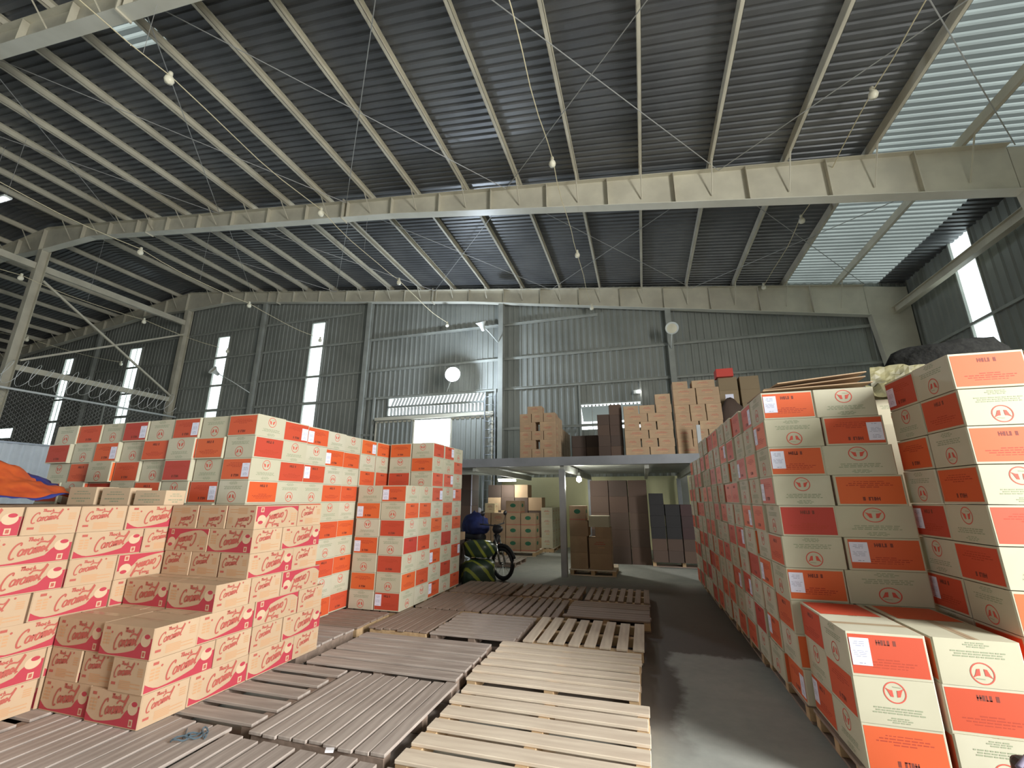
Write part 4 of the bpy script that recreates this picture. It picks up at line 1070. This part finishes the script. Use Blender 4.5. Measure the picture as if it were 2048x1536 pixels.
for k in range(9):
    z = Z + k * .175
    if k % 3 == 0 or k == 7:
        for i in range(2): plain(.74 + .46 * (i + .5), 9.7, z, .45, .34, .175, BKRAFT, 'tan carton, wide side out, layer %s, %s on mezzanine tall stack' % (ORD[k + 1], 'left' if i == 0 else 'right'), face_lines, group='cartons, mezzanine tall stack')
    elif k < 8:
        for i in range(3): plain(.74 + .31 * (i + .5), 9.7, z, .3, .34, .175, BKRAFT, 'tan carton, narrow side out, layer %s, %s of three on mezzanine tall stack' % (ORD[k + 1], ('left', 'centre', 'right')[i]), face_lines, group='cartons, mezzanine tall stack')
    else:
        plain(.90, 9.7, z, .31, .34, .16, BKRAFT, 'tan carton on the top left of mezzanine tall stack', face_lines, group='cartons, mezzanine tall stack')
        plain(1.36, 9.7, z, .45, .34, .16, BKRAFT, 'tan carton on the top right of mezzanine tall stack', face_lines, group='cartons, mezzanine tall stack')
# platform continuation that carries the dull cartons at the right
root = empty('side_shelf_platform', (0, 0, 0)); tag(root, 'platform extension behind the long right stack under dull cartons', 'platform')
mb = MB(); mb.box((2.35, 10.95, MZ - .02), (2.4, 3.4, .04), STEELD); mb.build('deck', root)
for x, y in ((1.3, 12.4), (3.4, 9.4), (3.4, 12.4)):
    mb = MB(); mb.box((x, y, 1.16), (.1, .1, 2.3), GALV); mb.build('post', root)
for i, (x, n_) in enumerate(((2.02, 6), (2.46, 6))):
    for k in range(n_):
        o = plain(x, 10.7, Z + k * .305, .40, .38, .305, mat('dull_board', (.25, .19, .11), .85, obj_cols=[(.27, .20, .12), (.22, .165, .10)]), 'dull brown carton, layer %s, %s of two columns by the red box' % (ORD[k + 1], ('left', 'right')[i]), None, group='dull cartons at the right of the mezzanine')
        if i == 0 and k == 4:
            mb = MB(); mb.box((0, 0, 0), (.17, .002, .11), PAPER); p = mb.build('paper_label', o); p.location = (0, -.192, .16)
plain(1.96, 10.55, Z + 6 * .305, .36, .3, .19, mat('red_board', (.50, .045, .03), .6), 'bright red carton lying on top of the dull brown cartons', None, name='red_carton')
# dark bundle leaning by the dull cartons
def blob(name, loc, dims, mt, seed, sub=3, amp=.25, fr=2.2, label='', cat='bag', rz=0, boxy=False):
    bmesh_seed = random.Random(seed); mb = MB()
    import bmesh
    bm = bmesh.new(); bmesh.ops.create_icosphere(bm, subdivisions=sub, radius=1)
    from mathutils import noise
    for v in bm.verts:
        if boxy: v.co = v.co / (abs(v.co.x) ** 4 + abs(v.co.y) ** 4 + abs(v.co.z) ** 4) ** .25 * .9
        n_ = noise.noise(v.co * fr + Vector((seed, 0, 0))); n2 = noise.noise(v.co * fr * 3 + Vector((0, seed, 0)))
        v.co *= 1 + amp * n_ + amp * .4 * n2
        v.co.z = max(v.co.z, -.62)
        v.co = Vector((v.co.x * dims[0] / 2, v.co.y * dims[1] / 2, (v.co.z + .62) * dims[2] / 1.62))
    me = bpy.data.meshes.new(name); bm.to_mesh(me); bm.free(); me.materials.append(mt)
    for p in me.polygons: p.use_smooth = True
    o = link(name, me); o.location = loc; o.rotation_euler = (0, 0, rz)
    if label: tag(o, label, cat)
    return o
NET = mat('black_netting', (.005, .005, .0045), .95, col2=(.014, .014, .012), scale=30, detail=4, bump=.8)
blob('dark_sack', (1.98, 10.3, Z + .0), (.55, .35, 1.3), DKRAFT, 4, label='dark sack slumped in front of the dull brown cartons', cat='sack')

# under the mezzanine: pallet of cartons right of the post
pallet(-1.62 + .06, -.62, 9.4, 10.3, 'x', 6, W_PALE, 'pallet carrying brown cartons right behind the mezzanine post', group='pallets under the mezzanine', seed=60)
pl = 'front pile under mezzanine'
def uc(x0, x1, z0, z1, y0, d_, lab, face=None, board=BKRAFT, g=pl):
    w_ = round(x1 - x0, 3); plain((x0 + x1) / 2, y0 + d_ / 2, z0, w_, d_, round(z1 - z0, 3), board, lab, face, group=g)
uc(-1.54, -1.18, .127, .44, 9.45, .42, 'brown carton, bottom left of the pile right behind the mezzanine post')
uc(-1.54, -1.18, .44, .76, 9.45, .42, 'brown carton, second layer left in the pile behind the mezzanine post')
uc(-1.15, -.70, .127, .43, 9.45, .42, 'wide brown carton, bottom right of the pile behind the mezzanine post')
uc(-1.15, -.70, .43, .73, 9.45, .42, 'wide brown carton with faint print, second layer right behind the mezzanine post', face_lines)
uc(-1.54, -1.15, .76, 1.06, 9.45, .42, 'brown carton, third layer left in the pile behind the mezzanine post')
uc(-1.54, -1.20, 1.06, 1.36, 9.45, .42, 'brown carton with green oval, top left behind the mezzanine post', face_oval)
uc(-1.02, -.70, .73, .94, 9.45, .38, 'brown carton, third layer right in the pile behind the mezzanine post')
uc(-1.14, -.72, .94, 1.16, 9.45, .38, 'paler carton on the top right of the pile behind the mezzanine post', None, KRAFT)
# tall dark wall of cartons
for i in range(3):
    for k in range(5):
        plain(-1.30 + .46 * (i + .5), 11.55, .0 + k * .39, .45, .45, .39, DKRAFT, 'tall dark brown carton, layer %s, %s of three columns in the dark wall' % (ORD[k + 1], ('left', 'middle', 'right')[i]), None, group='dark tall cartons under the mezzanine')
# dark red-brown cartons at the right
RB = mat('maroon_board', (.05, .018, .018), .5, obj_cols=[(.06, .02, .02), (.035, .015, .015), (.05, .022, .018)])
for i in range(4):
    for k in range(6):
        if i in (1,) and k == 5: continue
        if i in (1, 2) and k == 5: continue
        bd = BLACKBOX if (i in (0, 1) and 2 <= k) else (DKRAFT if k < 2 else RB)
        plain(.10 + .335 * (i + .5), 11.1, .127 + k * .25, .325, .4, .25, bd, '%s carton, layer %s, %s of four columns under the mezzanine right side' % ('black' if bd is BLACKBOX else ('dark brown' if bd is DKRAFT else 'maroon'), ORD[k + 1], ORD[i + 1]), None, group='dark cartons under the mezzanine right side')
pallet(.08, 1.45, 11.1, 11.5, 'x', 4, W_BROWN, 'dark pallet under the maroon cartons', group='pallets under the mezzanine', seed=61, cover=.7)
# left part: tall dark cartons with white straps
for i in range(2):
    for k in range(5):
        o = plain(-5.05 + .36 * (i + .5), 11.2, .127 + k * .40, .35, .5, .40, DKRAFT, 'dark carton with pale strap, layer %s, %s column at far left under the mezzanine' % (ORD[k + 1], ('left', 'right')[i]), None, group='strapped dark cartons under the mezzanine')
        mb = MB(); mb.box((0, 0, 0), (.03, .004, .394), PAPER); p = mb.build('strap', o); p.location = (.155, -.252, .197)
pallet(-5.08, -4.30, 10.95, 11.45, 'x', 4, W_BROWN, 'pallet under the strapped dark cartons', group='pallets under the mezzanine', seed=62, cover=.7)
# brown pile in the centre left
pallet(-4.62, -2.88, 11.95, 12.9, 'x', 6, W_PALE, 'pallet under the centre left carton pile below the mezzanine', group='pallets under the mezzanine', seed=63)
cp = 'centre left pile'
for i in range(4):
    for k in range(3):
        w_ = .42
        plain(-4.60 + .43 * (i + .5), 12.25, .127 + k * .33, w_, .5, .33, BKRAFT, 'brown carton, layer %s, %s from left, centre left pile under the mezzanine' % (ORD[k + 1], ORD[i + 1]), face_oval if i >= 2 else face_lines, group='cartons of the ' + cp)
for j in range(1):
    for k in range(3):
        plain(-2.885 - .005, 12.72, .127 + k * .33, .30, .42, .33, KRAFT, 'pale sunlit carton, layer %s, right end of centre left pile' % ORD[k + 1], face_green, group='cartons of the ' + cp) if False else None
plain(-3.52, 12.25, .127 + .99, .42, .5, .33, BKRAFT, 'brown carton with green oval topping the centre left pile', face_oval, group='cartons of the ' + cp)
for i, (x, h_) in enumerate(((-4.30, .30), (-3.92, .30))):
    plain(x, 12.95, .99 + .127, .40, .4, .42, DKRAFT, 'dark carton standing %s behind the centre left pile' % ('left' if i == 0 else 'right'), None, group='cartons of the ' + cp) if False else None
# rear line: taller dark cartons
for i in range(4):
    for k in range(5 if i < 3 else 4):
        plain(-4.75 + .44 * (i + .5), 13.6, 0 + k * .385, .43, .5, .385, DKRAFT if (i + k) % 3 else BKRAFT, 'rear carton, layer %s, %s from left, back line under the mezzanine' % (ORD[k + 1], ORD[i + 1]), None, group='rear cartons under the mezzanine')
plain(-3.75, 12.6, .127 + .99, .26, .3, .28, CREAM, 'small pale cream carton on the centre left pile', face_lines, name='cream_carton') if False else None
plain(-4.25, 12.3, .127 + .99, .30, .34, .26, CREAM, 'small pale cream carton on top of the centre left pile', face_lines, name='cream_carton')
for k in range(4):
    for j in range(3):
        plain(-2.78 - .0, 13.2 + j * .42, .127 + k * .28, .34, .40, .28, KRAFT, 'pale carton, layer %s, %s deep in the rear pile near the yellow wall' % (ORD[k + 1], ORD[j + 1]), face_lines, group='pale cartons near the yellow wall')
pallet(-2.97, -2.58, 13.0, 14.3, 'y', 3, W_PALE, 'pallet under the pale cartons near the yellow wall', group='pallets under the mezzanine', seed=64, cover=.7)
pallet(-3.85, -2.86, 9.95, 10.95, 'y', 7, W_GREY, 'empty pallet on the floor behind the motorbike', group='pallets under the mezzanine', seed=65)
tube = tag((lambda m: (m.lathe([(.0, 0), (.07, 0), (.07, .03), (.0, .03)], (0, 0, 0), (0, -1, 0), PAPER, 14), m.build('tape_roll'))[1])(MB()), 'small white tape roll on the brown cartons behind the motorbike', 'tape roll')
tube.location = (-4.5, 11.94, 1.19)

# ================================================================== motorbike
def motorbike(loc, rz):
    root = empty('motorbike', loc, rz); tag(root, 'dark underbone motorbike with blue cover parked behind the green striped sacks', 'motorbike')
    BLU = mat('blue_cloth', (.02, .035, .16), .7, col2=(.015, .02, .08), scale=6); CHR = mat('chrome', (.6, .6, .6), .2, metal=1)
    for name, x in (('front_wheel', .60), ('rear_wheel', -.60)):
        mb = MB(); mb.tube([(x + .265 * math.cos(2 * PI * i / 24), 0, .30 + .265 * math.sin(2 * PI * i / 24)) for i in range(24)], .038, BLACK, 8, closed=True); o = mb.build(name, root)
        mb = MB(); mb.tube([(x, -.05, .30), (x, .05, .30)], .03, CHR, 8)
        for i in range(9):
            a = 2 * PI * i / 9; mb.tube([(x, 0, .30), (x + .24 * math.cos(a), 0, .30 + .24 * math.sin(a))], .004, CHR, 4)
        mb.tube([(x + .235 * math.cos(2 * PI * i / 20), 0, .30 + .235 * math.sin(2 * PI * i / 20)) for i in range(20)], .012, CHR, 5, closed=True)
        mb.build('hub_and_spokes', o)
    mb = MB()
    for s in (-.07, .07): mb.tube([(.60, s, .30), (.42, s * .8, .82)], .02, CHR, 8)
    mb.build('fork', root)
    mb = MB(); mb.tube([(.44, 0, .78), (.36, 0, 1.0)], .03, BLACK, 8); mb.tube([(.30, -.33, 1.02), (.36, -.14, 1.0), (.38, 0, .98), (.36, .14, 1.0), (.30, .33, 1.02)], .014, BLACK, 8); mb.build('handlebar', root)
    for s in (-.28, .28):
        mb = MB(); mb.tube([(.33, s, 1.02), (.36, s * 1.1, 1.18)], .006, BLACK, 5); mb.lathe([(0, 0), (.05, .005), (.045, .02), (0, .025)], (.36, s * 1.1, 1.22), (-1, 0, 0), BLACK, 12); mb.build('mirror', root)
    mb = MB(); mb.lathe([(0, .10), (.05, .09), (.085, .02), (.09, -.06), (.04, -.12)], (.46, 0, .92), (1, 0, .1), BLACK, 14); mb.build('headlamp', root)
    mb = MB(); mb.tube([(.47, 0, .80), (.36, 0, .58), (.18, 0, .42), (-.1, 0, .44), (-.35, 0, .60)], [.05, .06, .075, .09, .07], BLACK, 10); mb.build('frame_cover', root)
    mb = MB(); mb.tube([(.02, 0, .72), (-.2, 0, .77), (-.5, 0, .78), (-.68, 0, .82)], [.09, .11, .10, .05], BLACK, 12); mb.build('seat', root)
    mb = MB(); mb.tube([(.05, 0, .30), (-.12, 0, .30)], .10, CHR, 12); mb.tube([(.05, .1, .24), (-.3, .13, .22), (-.75, .14, .30)], [.02, .03, .045], CHR, 10); mb.build('engine', root)
    mb = MB()
    mb.tube([(.60 + .33 * math.cos(a), 0, .30 + .33 * math.sin(a)) for a in [R(d) for d in range(20, 150, 12)]], .035, BLACK, 6); mb.build('front_mudguard', root)
    mb = MB(); mb.tube([(-.60 + .34 * math.cos(a), 0, .30 + .34 * math.sin(a)) for a in [R(d) for d in range(30, 190, 12)]], .05, BLACK, 6); mb.build('rear_mudguard', root)
    o = blob('cover_cloth', (0, 0, 0), (.7, .42, .42), BLU, 9, sub=3, amp=.3); o.parent = root; o.location = (-.22, 0, .80)
    return root
motorbike((-3.22, 8.75, 0), R(-28))

# green striped sacks with stored cartons beside them
GS = bpy.data.materials.new('green_striped_plastic'); GS.use_nodes = True
nt = GS.node_tree; N_ = nt.nodes; L_ = nt.links; bb = N_['Principled BSDF']; bb.inputs['Roughness'].default_value = .35
tc = N_.new('ShaderNodeTexCoord'); wv = N_.new('ShaderNodeTexWave'); wv.bands_direction = 'DIAGONAL'; wv.inputs['Scale'].default_value = 2.2; wv.inputs['Distortion'].default_value = .8
L_.new(tc.outputs['Object'], wv.inputs[0]); rp = N_.new('ShaderNodeValToRGB'); rp.color_ramp.elements[0].position = .80; rp.color_ramp.elements[1].position = .86
rp.color_ramp.elements[0].color = (.03, .055, .035, 1); rp.color_ramp.elements[1].color = (.26, .30, .04, 1)
L_.new(wv.outputs[0], rp.inputs[0]); L_.new(rp.outputs[0], bb.inputs[0])
SACKY = 7.75
blob('striped_sack', (-3.0, 7.98, 0), (.66, .5, .46), GS, 21, boxy=True, label='dark green sack with yellow stripes lying lowest beside the pallets', cat='sack', rz=.5, amp=.16)
blob('striped_sack', (-3.02, 8.05, .47), (.60, .46, .30), GS, 22, boxy=True, label='green sack with yellow stripes on top of the lower striped sack', cat='sack', rz=-.3, amp=.18)
for k in range(3):
    plain(-3.56, 8.0, k * .25, .38, .4, .25, DKRAFT, 'dark brown carton, layer %s, left of the green striped sacks' % ORD[k + 1], None, group='dark cartons beside the striped sacks')
plain(-3.50, 8.02, .75, .30, .3, .14, BKRAFT, 'open tan carton on the dark cartons left of the striped sacks')

# ================================================================== things on the stacks
TZ = PZ + 7 * CH
sm_ = [(-5.20, 3.04, .05, .165), (-4.76, 3.05, .05, .155), (-4.33, 3.06, .08, .13)]
for i, (x, y, rz, h_) in enumerate(sm_):
    plain(x, y, TZ, .36, .2, h_, CCREAM, '%s of three small cartons with green print standing on the left tan block' % ('leftmost', 'middle', 'rightmost')[i], face_green, rz, 'small green printed cartons', name='small_carton')
plain(-5.68, 3.28, TZ, .34, .26, .16, BKRAFT, 'dim brown carton left of the three small green printed cartons', None, .1, name='small_carton')
# tarp
def tarp():
    from mathutils import noise
    root_me = bpy.data.meshes.new('tarpaulin'); V_ = []; F_ = []; M_ = []
    nx, ny = 40, 26
    for j in range(ny + 1):
        for i in range(nx + 1):
            u, v = i / nx, j / ny; x = -7.1 + 1.62 * u; y = 2.15 + .95 * v
            h = .36 * math.exp(-((u - .58) / .30) ** 2) * math.exp(-((v - .6) / .55) ** 2) + .03 * (1 - u)
            h += .055 * noise.noise(Vector((x * 5, y * 5, 0))) + .03 * noise.noise(Vector((x * 13, y * 11, 3)))
            V_.append((x, y - .12 * u * 0, TZ + .02 + max(0, h)))
    for j in range(ny):
        for i in range(nx):
            a = j * (nx + 1) + i; F_.append((a, a + 1, a + nx + 2, a + nx + 1))
            u, v = i / nx, j / ny; d = u * 1.0 + .35 * math.sin(v * 5)
            M_.append(1 if (.18 < d < .42 and v > .35) or v < .06 or i > nx - 2 else 0)
    root_me.from_pydata(V_, [], F_)
    root_me.materials.append(mat('orange_tarp', (.72, .14, .035), .45, col2=(.55, .09, .03), scale=8)); root_me.materials.append(mat('blue_tarp', (.035, .045, .22), .45))
    root_me.polygons.foreach_set('material_index', M_); root_me.polygons.foreach_set('use_smooth', [True] * len(F_))
    o = link('tarpaulin', root_me); s_ = o.modifiers.new('solid', 'SOLIDIFY'); s_.thickness = .004
    return tag(o, 'crumpled orange and blue tarpaulin lying on the left tan block', 'tarp')
tarp()
mb = MB()
mb.box((-6.2, 2.35, PZ + 3.5 * CH), (1.2, 1.7, 7 * CH - .004), CKRAFT); mb.box((-7.15, 2.35, PZ + 3.5 * CH), (.6, 1.7, 7 * CH - .004), CKRAFT)
tag(mb.build('hidden_cartons'), 'tan cartons hidden under the orange tarpaulin', 'carton', kind='stuff')
# flattened cardboard on the right stack
RT = PZ + 10 * H2
for i, (x, y, w_, d_, t, rx, ry, rz, lab) in enumerate((
    (1.38, 4.15, .78, .5, .008, 0, -.035, .04, 'lowest flattened cardboard sheet on top of the long right stack'),
    (1.40, 4.2, .72, .5, .008, 0, -.07, -.05, 'middle flattened cardboard sheet on top of the long right stack'),
    (1.42, 4.15, .66, .45, .008, 0, -.10, .10, 'uppermost flattened cardboard sheet on top of the long right stack'))):
    mb = MB(); mb.box((0, 0, 0), (w_, d_, t), BKRAFT); mb.box((-w_ / 2 + .09, 0, t * .5 + .001), (.003, d_, .001), DARKINK); o = mb.build('cardboard_sheet')
    o.location = (x, y, RT + .02 + .028 * i + w_ / 2 * abs(ry)); o.rotation_euler = (rx, ry, rz); tag(o, lab, 'cardboard', 'flattened cardboard on the long right stack')
# carton stack behind the near right stack carrying the netting
for c in range(4):
    for r in range(10):
        if r < 9: continue
        orange_carton(2.14 + c * .40, 4.62, PZ + r * H2, 'K', 'top carton under the black netting, %s from left' % ORD[c + 1], 0, False, group='cartons under the netting')
mb = MB(); mb.box((2.75, 4.74, PZ + 4.5 * H2), (1.6, .72, 9 * H2 - .01), KRAFT); tag(mb.build('hidden_cartons'), 'cartons hidden behind the near right stack under the netting', 'carton', kind='stuff')
blob('netting_heap', (2.86, 4.86, RT + .0), (1.05, .5, .62), NET, 31, sub=4, amp=.22, label='heap of black netting on the stack at the right', cat='netting')
OLIVE = mat('olive_film', (.22, .20, .10), .4, col2=(.11, .10, .055), scale=9)
for i, (pts, lab) in enumerate((
    ([(1.95, 4.33, RT + .0), (2.4, 4.33, RT + .0), (2.42, 4.45, RT + .20), (1.95, 4.45, RT + .12)], 'yellowish crumpled wrapping sheet in front of the black netting'),
    ([(2.0, 4.47, RT + .0), (2.5, 4.47, RT + .0), (2.60, 4.58, RT + .30), (2.08, 4.58, RT + .33)], 'olive wrapping sheet folded against the black netting'))):
    from mathutils import noise
    V_ = []; F_ = []
    A = [Vector(p) for p in pts]
    for j in range(11):
        for i2 in range(15):
            u, v = i2 / 14, j / 10
            p = (A[0] * (1 - u) + A[1] * u) * (1 - v) + (A[3] * (1 - u) + A[2] * u) * v
            p = p + Vector((0, 0, .05 * abs(noise.noise(p * 7)) + .02 * noise.noise(p * 19))); V_.append(tuple(p))
    for j in range(10):
        for i2 in range(14):
            a = j * 15 + i2; F_.append((a, a + 1, a + 16, a + 15))
    me = bpy.data.meshes.new('wrapping_sheet'); me.from_pydata(V_, [], F_); me.materials.append(OLIVE); o = link('wrapping_sheet', me)
    s_ = o.modifiers.new('solid', 'SOLIDIFY'); s_.thickness = .005; tag(o, lab, 'wrapping sheet')

# twisted blue-grey cord lying on the pallets
mb = MB(); pts = []
for i in range(46):
    t = i / 45; pts.append((-2.72 + .10 * t + .045 * math.sin(t * 22), 2.30 + .12 * t + .05 * math.cos(t * 17), .131 + .016 * abs(math.sin(t * 31))))
mb.tube(pts, .0045, mat('slate_cord', (.09, .13, .16), .7), 5); mb.tube([(-2.80, 2.42, .131), (-2.74, 2.36, .134), (-2.70, 2.32, .14)], .003, MATS['slate_cord'], 5)
tag(mb.build('tangled_cord'), 'tangled slate blue cord lying on the pallet boards below the tan cartons', 'cord')
mb = MB(); mb.box((0, 0, 0), (.045, .03, .012), mat('scrap_white', (.8, .78, .8), .4)); o = mb.build('paper_scrap'); o.location = (-1.80, 2.47, .131); o.rotation_euler = (0, .1, .5)
tag(o, 'tiny white scrap caught between pallet boards at the bottom edge', 'scrap')
# dark office chair back / dark bag peeking in at the lower right corner
root = empty('shoulder_bag', (1.43, 2.62, .02)); tag(root, 'black bag with a grey corner flap at the bottom right corner', 'bag')
mb = MB(); mb.box((.18, 0, .22), (.42, .16, .44), BLACK)
o = mb.build('body', root); bv = o.modifiers.new('bevel', 'BEVEL'); bv.width = .03; bv.segments = 3
mb = MB(); mb.tube([(-.02, -.05, .40), (-.05, -.03, .43), (.0, 0, .455), (.2, 0, .462), (.38, 0, .455)], .012, mat('purple_grey_cloth', (.20, .17, .24), .6), 8); mb.build('piping', root)
